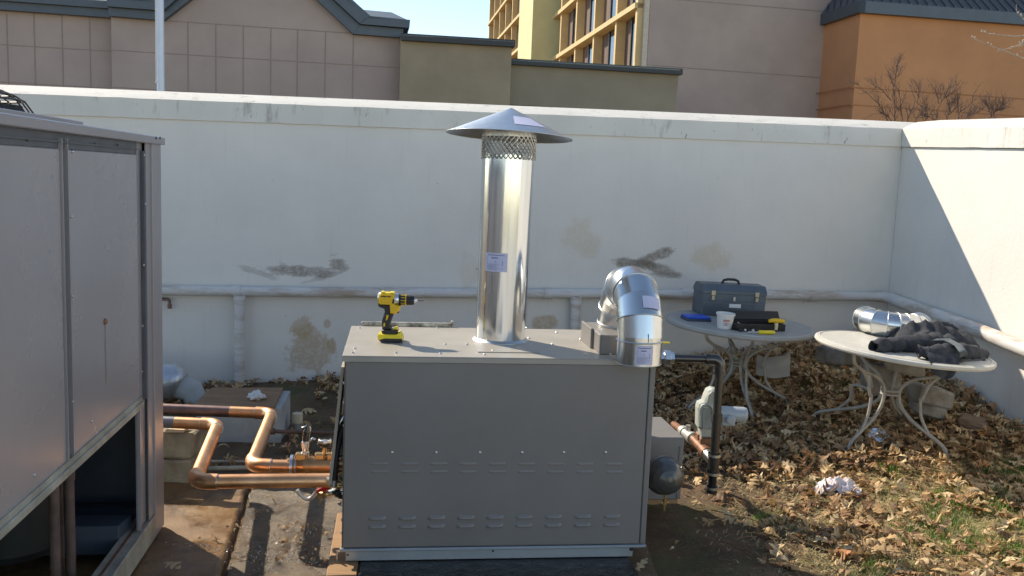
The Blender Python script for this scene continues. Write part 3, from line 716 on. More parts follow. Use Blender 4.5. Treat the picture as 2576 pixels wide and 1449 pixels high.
mb = MB(); mb.lathe(q + EZ * .11, (EZ + hd * .15), [(.014, 0), (.015, .04), (.010, .055), (.006, .07), (0, .071)], 16); part('valve_bonnet', mb, iron, pv)
mb = MB(); mb.tube([q + EZ * .10 + hd * .01, q + EZ * .14 + hd * .016, q + EZ * .165 + hd * .02], .004, 6); mb.tube([q + EZ * .165 - hd * .014 , q + EZ * .175 + hd * .008, q + EZ * .165 + hd * .02], .004, 6); mb.tube([q + EZ * .10 + hd * .01, q + EZ * .12 + hd * .03, q + EZ * .115 + hd * .04], .005, 6); part('test_lever', mb, steel, pv)
q = h0 + hd * .155
mb = MB(); mb.lathe(q + EZ * .05, EZ, [(.008, 0), (.008, .035)], 12); part('gauge_stem', mb, brass, pv)
mb = MB(); mb.lathe(q + EZ * .085, EZ, [(.0, 0), (.022, .001), (.026, .006), (.0265, .022)], 28); g_ = part('gauge', mb, black, pv)
mb = MB(); mb.lathe(q + EZ * .103, EZ, [(.0275, 0), (.0285, .004), (.0275, .012), (.022, .014)], 28); mb.lathe(q + EZ * .112, EZ, [(.022, 0), (0, .002)], 28); part('gauge_bezel', mb, steel, g_)
mb = MB()
for s in (.19, .205): mb.tube([h0 + hd * s + EZ * .03, h0 + hd * s + EZ * .075], .006, 8)
part('stud', mb, brass, pv)
# clutter of fittings at the boiler side
ft = thing('drain_valve', tuple(G(835, 1235, .2)), 'small brass drain valve with red lever beneath the long copper pipe', 'valve')
yv = 3.50
vz = lambda u, v, y=yv: D(u, v, y)
mb = MB(); mb.tube([vz(798, 1243), vz(812, 1243), vz(814, 1243), vz(828, 1242), vz(830, 1242), vz(842, 1240)], [.009, .009, .013, .013, .009, .009], 10); mb.tube([vz(806, 1245), vz(805, 1256), vz(805, 1258), vz(805, 1266)], [.007, .007, .003, .003], 8); mb.tube([vz(815, 1240), vz(815, 1232)], .005, 8); part('valve_body', mb, brass, ft)
mb = MB(); mb.prism([vz(796, 1237), vz(799, 1229), (vz(826, 1221)), vz(833, 1226), vz(822, 1233)], V((0, -.014, 0)), .001); part('lever', mb, red, ft)
mb = MB(); mb.tube([vz(828, 1240), vz(842, 1236), vz(856, 1232)], .009, 8); mb.tube([vz(826, 1236), vz(852, 1228)], .003, 6); part('outlet_pipe', mb, mat('pale_blue_tube', (.42, .55, .66), .4, .3, .1, 8), ft)
mb = MB(); pts = [vz(748 + 52 * i / 12, 1232 + 24 * math.sin(math.pi * i / 12), 3.62) for i in range(13)]; mb.tube(pts, .0085, 10); solo('cable_loop', mb, mat('metal_flex_conduit', (.62, .62, .60), .35, .6, .1, 60), 'short loop of silver flexible conduit hanging under the long copper pipe', 'conduit')
cd = thing('conduit_whip', tuple(vz(846, 1180, 3.47)), 'black flexible conduit with silver elbow at the left side of the boiler', 'conduit')
mb = MB(); mb.tube([vz(866, 1062, 3.42), vz(858, 1090, 3.42), vz(849, 1130, 3.41), vz(843, 1175, 3.41), vz(841, 1206, 3.41)], .0125, 14); part('black_conduit', mb, rubber, cd)
mb = MB(); mb.tube([vz(871, 1046, 3.44), vz(862, 1050, 3.43), vz(855, 1066, 3.43)], .010, 10); mb.lathe(vz(870, 1047, 3.44), V((0, -1, .5)), [(0, 0), (.013, .004), (.013, .012), (0, .016)], 12); part('conduit_elbow', mb, steel, cd)
mb = MB(); mb.tube([vz(841, 1206, 3.41), vz(838, 1222, 3.41)], .016, 14); mb.tube([vz(846, 1120, 3.43), vz(832, 1178, 3.43)], .006, 8); mb.tube([vz(866, 1090, 3.43), vz(864, 1140, 3.43)], .008, 8); part('conduit_fitting', mb, steel, cd)
cl = thing('side_fittings', tuple(vz(850, 1190, 3.46)), 'cluster of small brass, silver and green fittings against the left face of the boiler', 'fittings')
for (u, v, r_, mm, nm) in ((845, 1188, .016, steel, 'nut'), (856, 1165, .013, brass, 'nut'), (858, 1192, .011, steel, 'nut'), (850, 1218, .013, brass, 'nut'), (858, 1208, .010, mat('green_plastic', (.05, .16, .15), .4), 'terminal'),
                           (836, 1207, .018, steel, 'nut'), (846, 1240, .014, black, 'terminal'), (857, 1245, .016, black, 'terminal'), (858, 1150, .010, steel, 'nut'), (852, 1268, .008, steel, 'nut'), (862, 1180, .012, brass, 'nut')):
    mb = MB(); mb.lathe(vz(u, v, 3.47) + V((.012, 0, 0)), V((-1, -.3, .1)), [(0, 0), (r_, 0), (r_, r_ * 1.2), (r_ * .6, r_ * 1.3), (r_ * .6, r_ * 2), (0, r_ * 2.1)], 6 + int(R() * 6), smooth=False); part(nm, mb, mm, cl)
mb = MB(); mb.tube([vz(838, 1192, 3.46), vz(862, 1186, 3.46)], .008, 8); mb.tube([vz(835, 1222, 3.46), vz(862, 1224, 3.46)], .007, 8); mb.tube([vz(850, 1160, 3.46), vz(852, 1205, 3.46), vz(862, 1214, 3.46)], .004, 6); part('small_pipe', mb, brass, cl)
# ------------------------------------------------------------------ gas pipe with regulator at the right
YG = 4.10
g = lambda u, v, y=YG: D(u, v, y)
gp = thing('gas_pipe', tuple(g(1803, 1235)), 'black iron gas pipe leaving the boiler and turning down beside the pale grey regulator', 'pipe')
ro = .0195
pA, pB, pC = g(1655, 900), g(1813, 904), g(1806, 1150)
pC = V((pB.x + .0, pB.y, pC.z))
e = arc3(pA, pB, pC, .035)
mb = MB(); mb.tube([pA, e[0]], ro, 20); part('horizontal_pipe', mb, iron, gp)
mb = MB(); mb.tube([e[0] + (pA - pB).normalized() * .03, e[0]] + e[1:-1] + [e[-1], e[-1] - EZ * .03], ro + .0065, 20)
hx = (pB - pA).normalized()
for q, d_ in ((e[0] - hx * .03, hx), (e[-1] - EZ * .03, EZ)): mb.tube([q - d_ * .006, q + d_ * .008], ro + .010, 20)
part('elbow', mb, iron, gp)
def vpt(v, du=0): q = g(1806, v); return V((pB.x + du, pB.y, q.z))
mb = MB(); mb.tube([e[-1], vpt(1060)], ro, 20); part('vertical_pipe', mb, iron, gp)
mb = MB(); mb.tube([vpt(1050), vpt(1146)], ro + .0015, 20); mb.tube([vpt(1040), vpt(1062)], ro + .0065, 20); part('vertical_pipe', mb, iron, gp)
mb = MB(); mb.tube([vpt(1140), vpt(1190)], ro + .007, 20); mb.tube([vpt(1140), vpt(1146)], ro + .010, 20); mb.tube([vpt(1184), vpt(1190)], ro + .010, 20)
part('tee', mb, iron, gp)
mb = MB(); mb.tube([vpt(1189), vpt(1226)], ro, 20); part('nipple', mb, mat('black_sleeve', (.012, .012, .013), .3, 0), gp)
mb = MB(); mb.tube([vpt(1224), vpt(1240)], ro + .006, 20); part('pipe_cap', mb, iron, gp)
for v in (1142, 1188, 1224):
    mb = MB(); mb.tube([vpt(v), vpt(v + 6)], ro + .0115, 20); part('galvanised_ring', mb, steel, gp)
# union at the boiler
mb = MB(); q = g(1668, 900); mb.lathe(q - hx * .02, hx, [(.02, 0), (.026, .001), (.026, .022), (.035, .024), (.037, .03), (.037, .05), (.030, .054), (.028, .07), (.02, .071)], 8, smooth=False); part('union', mb, steel, gp)
mb = MB(); mb.box(g(1655, 864, 4.05), hx * .055, V((0, .01, 0)), EZ * .007, .001); part('valve_lever', mb, yellow2, gp)
# sloping branch to the left rear
bA = vpt(1160); bB = g(1745, 1105, 4.32); bC = g(1697, 1068, 4.62)
bd = (bB - bA).normalized(); bz = bA.z
bB = V((bB.x, bB.y, bB.z))
mb = MB(); mb.tube([bA, bA + (bB - bA) * .30], ro + .006, 16); mb.tube([bA + (bB - bA) * .02, bA + (bB - bA) * .3], ro + .0085, 16); part('branch_coupling', mb, steel, gp)
mb = MB(); mb.tube([bA + (bB - bA) * .28, bB], ro + .004, 16); mb.tube([bA + (bB - bA) * .34, bA + (bB - bA) * .5], ro + .010, 16)
q = bA + (bB - bA) * .7; mb.tube([q - EZ * .045, q + EZ * .02], .006, 8); part('branch_pipe', mb, bronze, gp)
dB = (bC - bB)
mb = MB(); mb.tube([bB, bB + dB * .55], ro + .005, 16); mb.tube([bB + dB * .02, bB + dB * .12], ro + .012, 16); mb.tube([bB + dB * .42, bB + dB * .55], ro + .011, 16); q = bB + dB * .3; mb.tube([q, q + EZ * .05], .012, 10); part('branch_valve', mb, mat('bare_galv_fitting', (.50, .49, .45), .45, .5, .3, 30), gp)
mb = MB(); mb.tube([bB + dB * .5, bC, bC - EZ * .05], ro + .001, 16); part('branch_pipe', mb, bronze, gp)
# regulator
YR = 4.22
r_ = lambda u, v, y=YR: D(u, v, y)
rg = thing('gas_meter_regulator', tuple(r_(1785, 1105)), 'pale grey cast regulator with arched top behind the black gas pipe', 'regulator')
outl = [(1762, 1104), (1760, 1050), (1757, 1047), (1760, 1020), (1768, 1014), (1773, 1010), (1775, 1000), (1781, 987), (1790, 981), (1799, 984), (1803, 990), (1802, 1060), (1796, 1104)]
outl = [(1756, 1076), (1757, 1028), (1760, 1018), (1772, 1013), (1776, 1000), (1783, 985), (1794, 980), (1806, 983), (1812, 994), (1813, 1020), (1812, 1078), (1806, 1080), (1804, 1102), (1764, 1102), (1762, 1080)]
mb = MB(); mb.prism([r_(u, v) for u, v in outl][::-1], V((0, .085, 0)), .008); rb2 = part('housing', mb, grey_pl, rg)
mb = MB(); mb.prism([r_(u, v) for u, v in [(1766, 1078), (1766, 1032), (1771, 1023), (1783, 1020), (1790, 1028), (1792, 1050), (1793, 1078)]][::-1] , V((0, -.010, 0)), .003); part('front_boss', mb, mat('regulator_face', (.36, .39, .36), .5, .1, .15, 12), rg)
mb = MB(); mb.tube([r_(1760, 1072) + V((0, -.01, 0)), r_(1760, 1028) + V((0, -.012, 0)), r_(1766, 1018) + V((0, -.014, 0)), r_(1780, 1015) + V((0, -.016, 0)), r_(1789, 1020) + V((0, -.016, 0)), r_(1796, 1050) + V((0, -.012, 0)), r_(1799, 1078) + V((0, -.006, 0))], .0065, 8); part('casting_rib', mb, grey_pl, rg)
mb = MB(); mb.tube([r_(1779, 1012) + V((0, -.01, 0)), r_(1783, 992) + V((0, -.014, 0)), r_(1791, 984) + V((0, -.015, 0)), r_(1799, 987) + V((0, -.015, 0)), r_(1803, 1000) + V((0, -.012, 0)), r_(1803, 1012) + V((0, -.01, 0))], .007, 8); part('casting_arch', mb, grey_pl, rg)
for u, v in ((1787, 991), (1774, 1012), (1800, 1006)):
    mb = MB(); mb.lathe(r_(u, v) + V((0, -.012, 0)), V((0, -1, 0)), [(.006, 0), (.006, .005), (0, .006)], 6, smooth=False); part('bolt', mb, steel, rg)
mb = MB(); mb.box(r_(1762, 1118), r_(1812, 1118) - r_(1762, 1118), V((0, .08, 0)), EZ * .03, .004); mb.box(r_(1755, 1110, 4.26), V((.03, 0, 0)), V((0, .06, 0)), EZ * .035, .004); part('iron_base', mb, bronze, rg)
mb = MB(); a = r_(1818, 1040, 4.22); b = r_(1880, 1044, 4.22); d_ = (b - a).normalized()
mb.lathe(a - d_ * .03, d_, [(0, 0), (.036, 0), (.037, .13), (.0345, .142), (.028, .146), (0, .146)], 28); dd = part('side_cylinder', mb, blue_grey_pl, rg)
mb = MB(); q = r_(1838, 1056, 4.16); mb.box(r_(1815, 1072, 4.175), V((.065, 0, 0)), V((0, .05, 0)), EZ * .05, .006); mb.lathe(q, V((0, -1, 0)), [(.021, 0), (.021, .012), (.017, .014), (0, .014)], 24); part('junction_boss', mb, blue_grey_pl, rg)
# ------------------------------------------------------------------ big air handler cabinet at the left
YC = .134; KC = V((-1.45, 3.675, 0)); CD = V((math.sin(YC), -math.cos(YC), 0)); CN = V((math.cos(YC), math.sin(YC), 0))
def K(s, n, z): return KC + CD * s + CN * n + EZ * z
def sc(u, v, n=0):
    q = PLN(u, v, KC + CN * n, CN) - KC; return q.dot(CD), q.z
CL = 4.6; ZR = .628; ZT = 1.659
ah = thing('air_handler', tuple(K(1.2, -.5, 0)), 'tall grey metal air handling cabinet filling the left edge, open at its base', 'air handler')
def cbox(mb, s0, s1, n0, n1, z0, z1, bev=0): mb.box(K(s0, n0, z0), CD * (s1 - s0), CN * (n1 - n0), EZ * (z1 - z0), bev); return mb
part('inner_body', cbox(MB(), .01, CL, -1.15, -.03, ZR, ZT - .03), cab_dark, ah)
sP = lambda u, v=700: sc(u, v)[0]
s_post, s_g1, s_g2 = sP(386), sP(375), sP(357)
m1, m0 = sP(166), sP(186)
print('cab s', s_post, s_g1, s_g2, m0, m1)
mb = MB(); cbox(mb, 0, s_post, -.04, 0, .02, ZT - .028, .002); cbox(mb, s_post, s_g1, -.012, -.008, .12, ZT - .03); cbox(mb, s_g1 , s_g2 + .012, -.028, -.022, .12, ZT - .03); cbox(mb, s_g2 + .006, s_g2 + .012, -.028, -.010, .12, ZT - .05)
part('corner_post', mb, cab_paint, ah)
mb = MB(); cbox(mb, s_g1 + .001, s_g1 + .012, -.024, -.010, ZR, ZT - .06); cbox(mb, s_g1 + .024, s_g1 + .030, -.020, -.007, ZR, ZT - .06); part('door_channel', mb, cab_channel, ah)
# door panels
pz0, pz1 = ZR + .025, ZT - .075
dpan = mat('door_panel_paint', (.40, .37, .375), .27, .2, .08, 1.2, rv=.06)
part('door_panel', cbox(MB(), s_g2 + .014, m0, -.03, -.010, pz0, pz1, .003), dpan, ah)
part('door_panel', cbox(MB(), m1, 2.3, -.03, -.010, pz0, pz1, .003), dpan, ah)
part('door_panel', cbox(MB(), 2.36, CL, -.03, -.010, pz0, pz1, .003), dpan, ah)
mb = MB(); cbox(mb, m0 + .001, m1 - .001, -.034, -.022, pz0, pz1 + .03); part('mullion', mb, cab_channel, ah)
mb = MB(); cbox(mb, m0 + .006, m0 + .012, -.022, -.006, pz0, pz1 + .03); cbox(mb, m1 - .008, m1 - .002, -.022, -.004, pz0, pz1 + .03); part('mullion_flange', mb, cab_paint, ah)
mb = MB(); cbox(mb, s_g2, CL, -.03, -.014, pz1 + .001, ZT - .03); cbox(mb, s_g2 - .02, CL, -.016, -.006, ZT - .058, ZT - .053); part('header_strip', mb, cab_channel, ah)
mb = MB(); cbox(mb, s_g2, CL, -.05, .004, ZR - .012, ZR + .012, .002); cbox(mb, s_g2, CL, -.012, -.004, ZR + .012, ZR + .03); part('lower_rail', mb, rail_paint, ah)
roofp = cbox(MB(), -.012, CL, -1.2, .014, ZT - .03, ZT, .003); rf = part('roof_panel', roofp, cab_paint, ah)
q = D(209, 306, 3.35); nq = (q - KC).dot(CN); sq = (q - KC).dot(CD)
part('roof_curb', cbox(MB(), sq, CL, -1.15, nq, ZT, q.z, .002), cab_paint, ah)
print('curb', q, nq, sq)
for (u, v) in ((77, 352), (245, 363), (302, 366), (190, 382), (187, 545), (190, 745), (368, 390), (371, 513), (367, 667), (364, 820), (362, 935), (190, 1010), (95, 1195), (238, 1060)):
    s, z = sc(u, v); mb = MB(); mb.lathe(K(s, -.010, z), CN, [(.005, 0), (.005, .003), (.003, .005), (0, .005)], 8); part('screw', mb, steel if v > 370 else iron, ah)
s, z = sc(271, 809); mb = MB(); mb.lathe(K(s, -.010, z), CN, [(.011, 0), (.011, .004), (.005, .009), (0, .009)], 12); part('latch_hole', mb, bronze, ah)
streak = mat('rust_run', (.27, .20, .15), .55, 0, .2, 30)
z2 = sc(278, 960)[1]; g_ = []
for i in range(30):
    k = i / 29; w = .0030 + .0025 * noise.noise(V((k * 9, 0, 0))); zz = z + (z2 - z) * k
    g_.append([K(s - .004 + (j - .5) * w * 2 + noise.noise(V((k * 3, 5, 1))) * .004, -.0092, zz) for j in (0, 1)])
mb = MB(); mb.sheet(g_); part('rust_run', mb, streak, ah)
# roof lip end screws
for u in (392, 402):
    s, z = sc(u, 347, .014); mb = MB(); mb.lathe(K(s, .014, z), CN, [(.005, 0), (.005, .003), (0, .004)], 8); part('screw', mb, iron, ah)
# base frame
mb = MB(); cbox(mb, s_post + .001, CL, -.012, 0, .02, .115, .002); cbox(mb, s_post + .0, CL, -.075, -.012, .107, .113); part('base_rail', mb, rail_paint, ah)
mb = MB(); cbox(mb, s_post + .01, CL, -.052, -.040, .1132, .1142); part('rust_line', mb, bronze, ah)
mb = MB(); cbox(mb, -.0, CL, -1.15, -1.06, .0, .13, .002); part('base_rail', mb, rail_paint, ah)
ga, gb = G(190, 1409, .05), G(330, 1405, .05); za = D(190, 1336, ga.y).z
mb = MB(); mb.box(ga - V((.30, .0, .0)), (gb - ga) + V((.24, .03, 0)), V((0, .12, 0)), EZ * (za - .05), .003); part('cross_beam', mb, beam_blue, ah)
part('cross_beam', cbox(MB(), .0, .10, -1.06, -.04, .02, .13, .003), beam_blue, ah)
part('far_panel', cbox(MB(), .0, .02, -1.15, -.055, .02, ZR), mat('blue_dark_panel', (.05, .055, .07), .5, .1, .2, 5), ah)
part('sun_block_panel', cbox(MB(), .0, 1.1, -1.15, -1.13, .0, ZR), cab_dark, ah)  # dark panels added on the far side to keep sunlight out of the base
part('sun_block_panel', cbox(MB(), 1.3, CL, -1.15, -1.13, .12, ZR), cab_dark, ah)
mb = MB(); mb.lathe(K(.42, -.44, .10), EZ, [(0, 0), (.15, .0), (.165, .03), (.165, .42), (.13, .50), (.05, .53)], 32); part('motor_drum', mb, drum_mat, ah)
for (u, u2) in ((126, 149), (163, 190)):
    nn = -.16; s, z = sc((u + u2) / 2, 1330, nn); rr_ = abs(sc(u2, 1330, nn)[0] - sc(u, 1330, nn)[0]) * .30
    mb = MB(); mb.tube([K(s, nn, .0), K(s, nn, ZR + .02)], .0165, 14); zz = sc(u, 1200 if u > 150 else 1190, nn)[1]; mb.tube([K(s, nn, zz - .025), K(s, nn, zz + .02)], .0195, 14); part('riser_pipe', mb, rusty, ah)
mb = MB(); s, z = sc(155, 1330, -.2); mb.tube([K(s, -.2, 0), K(s, -.2, ZR)], .008, 10); part('riser_pipe', mb, rusty, ah)
# wire fan guard on the roof
zq_ = D(209, 306, 3.35).z; q = D(64, 289, 1.0); q = D(64, 289, (zq_ - EYE) / (q.z - EYE)); FGY = q.y
fgc = V((q.x - .235, FGY, zq_ + .002))
fg = thing('fan_guard', tuple(fgc), 'dark domed wire fan guard on the roof of the big cabinet', 'fan guard')
mb = MB(); RG = .235
for k in range(7):
    r__ = RG * (1 - k * .13); h_ = .088 * (1 - (r__ / RG) ** 2.6) ** .6
    mb.tube([fgc + V((math.cos(a) * r__, math.sin(a) * r__, h_ + .004)) for a in [2 * math.pi * i / 40 for i in range(40)]], .0035, 5, closed=True)
part('guard_ring', mb, wire, fg)
mb = MB()
for i in range(16):
    a = 2 * math.pi * i / 16; pts = []
    for k in range(9):
        r__ = RG * (1 - k / 8 * .95); pts.append(fgc + V((math.cos(a) * r__, math.sin(a) * r__, .088 * (1 - (r__ / RG) ** 2.6) ** .6 + .003)))
    mb.tube(pts, .003, 5)
part('guard_spoke', mb, wire, fg)
mb = MB(); mb.lathe(fgc, EZ, [(.20, .0), (.20, .03), (.05, .04), (0, .04)], 32); part('fan_housing', mb, cab_dark, fg)
# ------------------------------------------------------------------ things at the left by the wall
def lump(c, ax, ay, az, seed=0, n=18, amp=.25, fr=2.2):
    g = []
    for i in range(n + 1):
        th = math.pi * i / n; row = []
        for j in range(2 * n + 1):
            ph = 2 * math.pi * (j % (2 * n)) / (2 * n); d = V((math.sin(th) * math.cos(ph), math.sin(th) * math.sin(ph), math.cos(th)))
            k = 1 + amp * noise.noise(d * fr + V((seed, seed * 2, 0))) + amp * .4 * noise.noise(d * fr * 3 + V((seed, 3, 0)))
            row.append(V(c) + V((d.x * ax, d.y * ay, d.z * az)) * k)
        g.append(row)
    return g
yT = 5.75
a = D(350, 958, yT); b = D(440, 962, yT)
tk = thing('insulated_tank', tuple(a - EZ * .12), 'foil wrapped round duct lying by the white wall, half hidden behind the big cabinet', 'duct')
mb = MB(); rr = .122; P_ = [a + V((-.25, 0, 0)), a, a.lerp(b, .4), a.lerp(b, .7), b, b + V((.03, -.0, -.005)), b + V((.045, 0, -.01))]
mb.tube(P_, [rr, rr, rr * .99, rr * 1.01, rr * .98, rr * .88, rr * .6], 40)
mb.v = [p + V((noise.noise(p * 9), noise.noise(p * 9 + V((5, 0, 0))), noise.noise(p * 9 + V((0, 5, 0))))) * .012 for p in mb.v]
part('foil_jacket', mb, foil_mat, tk)
mb = MB(); c_ = b + V((.02, .02, -.03)); mb.tube([c_, c_ + V((.08, .01, -.03)), c_ + V((.11, .01, -.10))], [.09, .08, .075], 28); part('duct_end', mb, conc_box, tk)
# concrete box with plywood lid
zl = .20
f1, f2 = G(484, 1027, zl), G(690, 1029, zl); b1, b2 = G(533, 981, zl), G(712, 981, zl)
vb = thing('valve_box', (f1.x + .4, f1.y + .3, 0), 'low concrete box covered with a brown plywood sheet near the back wall', 'box')
mb = MB(); up = EZ * .015
def quadbox(mb, ps, h): ps = [V(p) for p in ps]; mb.prism(ps, h)
quadbox(mb, [f1, f2, b2, b1], up); part('plywood_lid', mb, ply_mat, vb)
mb = MB(); bz0 = zl - .002; ff2 = f2 + V((.03, .02, 0)); bb2 = b2 + V((.045, 0, 0))
quadbox(mb, [V((f1.x + .01, f1.y + .03, -.02)), V((ff2.x, ff2.y + .01, -.02)), V((bb2.x, bb2.y, -.02)), V((b1.x, b1.y, -.02))], EZ * (bz0 + .018)); part('box_wall', mb, conc_box, vb)
q = G(645, 1004, zl + .018)
mb = MB(); mb.sheet(lump(q + EZ * .018, .045, .04, .022, 3, amp=.6)); mb.sheet(lump(q + EZ * .03 + V((0.005, .01, 0)), .016, .016, .022, 4, amp=.4)); solo('crumpled_paper', mb, paper_mat, 'small crumpled white paper lying on the brown plywood lid', 'paper')
q = G(748, 1082, .0); zt = D(748, 1040, q.y).z
pp = thing('standpipe', tuple(q), 'short upright plastic pipe with cream cap, standing in the dark soil left of the boiler', 'pipe')
mb = MB(); mb.tube([q - EZ * .03, V((q.x, q.y, zt - .03))], .027, 18); part('pipe', mb, mat('grey_plastic_pipe', (.34, .34, .34), .5), pp)
mb = MB(); mb.lathe(V((q.x, q.y, zt - .055)), EZ, [(.029, 0), (.031, .0), (.032, .055), (.028, .058), (0, .058)], 20); part('cap', mb, cream_pl, pp)
mb = MB(); a = D(685, 1085, 4.62); b = D(875, 1090, 4.66); mb.tube([a, b + (b - a) * .3], .011, 10); mb.tube([a - V((.012, 0, 0)), a + V((.012, 0, 0))], .018, 10); solo('rusty_rod', mb, rusty, 'thin dark red iron pipe lying level from the concrete box to the boiler', 'pipe')
mb = MB(); mb.tube([G(462, 1180, .03), G(640, 1176, .03), G(705, 1180, .02)], .012, 8); mb.tube([G(466, 1160, .03), G(700, 1163, .03)], .008, 8); solo('grey_conduit', mb, rail_paint, 'thin pale pipes lying on the soil between the two copper pipes', 'pipe')
# block stack under the copper pipe
bs_ = G(412, 1228, .0); 
def blk(name, o, a, b, h, m, label, cat, grp=None, seed=1, rough=.008):
    mb = MB(); mb.box(V(o), V(a), V(b), EZ * h, .012)
    # subdivide-free wobble
    mb.v = [p + V((noise.noise(p * 7 + V((seed, 0, 0))), noise.noise(p * 7 + V((0, seed, 0))), noise.noise(p * 7 + V((0, 0, seed))))) * rough * 2 for p in mb.v]
    return solo(name, mb, m, label, cat, grp)
o1 = V((-1.86, 4.17, .0))
xr = G(472, 1228, 0); x2 = V((xr.x, 4.19, 0))
blk('concrete_block', (-1.90, 4.19, -.01), (xr.x + 1.90, .02, 0), (0, .22, 0), .135, block_mat, 'bottom concrete block of the two stacked under the copper pipes', 'block', 'blocks under the pipes', 1)
blk('concrete_block', (-1.90, 4.20, .128), (xr.x + 1.915, .02, 0), (0, .20, 0), .135, block_mat, 'top concrete block of the two, with a sunlit wood chip on it', 'block', 'blocks under the pipes', 2, .012)
q = D(447, 1086, 4.24); mb = MB(); mb.box(V((q.x - .05, 4.21, .262)), V((.085, .01, 0)), V((.01, .07, 0)), EZ * .012, .002); solo('wood_chip', mb, mat('fresh_wood', (.72, .58, .38), .7), 'small pale wood chip on top of the concrete block, catching the sun', 'wood chip')
# ------------------------------------------------------------------ garden tables
def table(name, label, c, dia, tilt, legz, feet, seed, topm=None):
    """c centre of the top ; tilt vector = top normal ; feet = list of ground points"""
    n = V(tilt).normalized(); c = V(c); th = thing(name, (c.x, c.y, legz), label, 'table', 'round garden tables')
    mb = MB(); rad = dia / 2
    mb.lathe(c, n, [(0, 0), (rad - .012, 0), (rad, -.004), (rad + .002, -.016), (rad - .004, -.026), (rad - .02, -.028), (0, -.026)][::1], 72); tp_ = part('table_top', mb, topm or table_paint, th)
    mb = MB(); x_ = (V((1, 0, 0)) - n * n.x).normalized(); y_ = n.cross(x_)
    mb.tube([c + (x_ * math.cos(a) + y_ * math.sin(a)) * (rad - .025) + n * .001 for a in [2 * math.pi * i / 72 for i in range(72)]], .0022, 5, closed=True); part('rim_bead', mb, table_paint, tp_)
    hub = V((sum(f[0] for f in feet) / len(feet), sum(f[1] for f in feet) / len(feet), 0))
    hub = c.lerp(hub, .42); zs = legz
    for f in feet:
        f = V(f); d = V((f.x - hub.x, f.y - hub.y, 0)).normalized()
        topp = c - n * .03 + d * rad * .62; mid = V((hub.x, hub.y, hub.z)) + d * .05
        ru = V((topp.x - mid.x, topp.y - mid.y, 0)).length; rl = V((f.x - mid.x, f.y - mid.y, 0)).length
        def pt(r, h): return V((mid.x, mid.y, 0)) + d * (r * (ru if h >= 0 else rl)) + EZ * (mid.z + h * ((topp.z - mid.z) if h >= 0 else (mid.z - f.z)))
        def smooth_path(c_):
            out = []
            for i in range(len(c_) - 1):
                p0, p1, p2, p3 = c_[max(i - 1, 0)], c_[i], c_[i + 1], c_[min(i + 2, len(c_) - 1)]
                for k in range(4):
                    t_ = k / 4; out.append(.5 * ((2 * p1) + (p2 - p0) * t_ + (2 * p0 - 5 * p1 + 4 * p2 - p3) * t_ * t_ + (3 * p1 - p0 - 3 * p2 + p3) * t_ ** 3))
            return out + [c_[-1]]
        mb = MB(); mb.tube(smooth_path([pt(a_, b_) for a_, b_ in ((1, 1), (.95, .76), (.66, .57), (.28, .42), (.06, .22), (0, 0), (.07, -.22), (.30, -.44), (.62, -.62), (.90, -.80), (1, -1.03))]), .0105, 10)
        mb.tube(smooth_path([pt(a_, b_) for a_, b_ in ((.72, .60), (.52, .34), (.42, 0.001), (.40, -.0011), (.44, -.32), (.60, -.60))]), .0090, 10)
        part('leg', mb, table_leg, th)
    mb = MB()
    for zo in (0, .022): mb.tube([V((hub.x, hub.y, hub.z + zo)) + V((math.cos(a), math.sin(a), 0)) * .05 for a in [2 * math.pi * i / 24 for i in range(24)]], .006, 6, closed=True)
    part('leg_ring', mb, table_leg, th)
    return th, c, n, rad
def TP(T, u, v, h=0):   # pixel -> point on table top plane (+h)
    th, c, n, rad = T; return PLN(u, v, c + n * h, n)
c2_ = D(2271, 873, 5.0); a = D(2050, 850, 5.0); b = D(2492, 897, 5.0)
sl = (b.z - a.z) / (b.x - a.x); n2 = V((-sl, -.008, 1)).normalized(); dia2 = (b - a).length * .945
F2 = [G(2130, 1142, zg(1.95, 4.9) + .0), G(2387, 1156, zg(2.5, 4.9) + .0), None, None]
F2[0].z = zg(F2[0].x, F2[0].y); F2[1].z = zg(F2[1].x, F2[1].y)
bk = V((-.02, .62, 0)); F2[2] = F2[0] + bk * .95; F2[3] = F2[1] + bk * .95
for p in F2[2:]: p.z = zg(p.x, p.y)
T2 = table('round_table', 'sunlit round white metal table at right carrying a duct and a dark jacket', c2_, dia2, n2, F2[0].z, F2, 1)
c1_ = D(1861, 812, 5.88); a = D(1672, 805, 5.88); b = D(2052, 831, 5.88); sl = (b.z - a.z) / (b.x - a.x); n1 = V((-sl, -.025, 1)).normalized(); dia1 = (b - a).length * .965
F1 = [V((c1_.x - .36, c1_.y - .22, 0)), V((c1_.x + .02, c1_.y - .40, 0)), V((c1_.x + .34, c1_.y - .12, 0)), V((c1_.x - .02, c1_.y + .32, 0))]
for p in F1: p.z = zg(p.x, p.y)
T1 = table('round_table', 'shaded round table by the back wall carrying the grey tool box and yellow tools', c1_, dia1, n1, F1[0].z, F1, 2, mat('shaded_table_paint', (.36, .355, .33), .5, 0, .1, 12, bump=.12, bs=70))  # table paint darkened to carry the shade by the wall
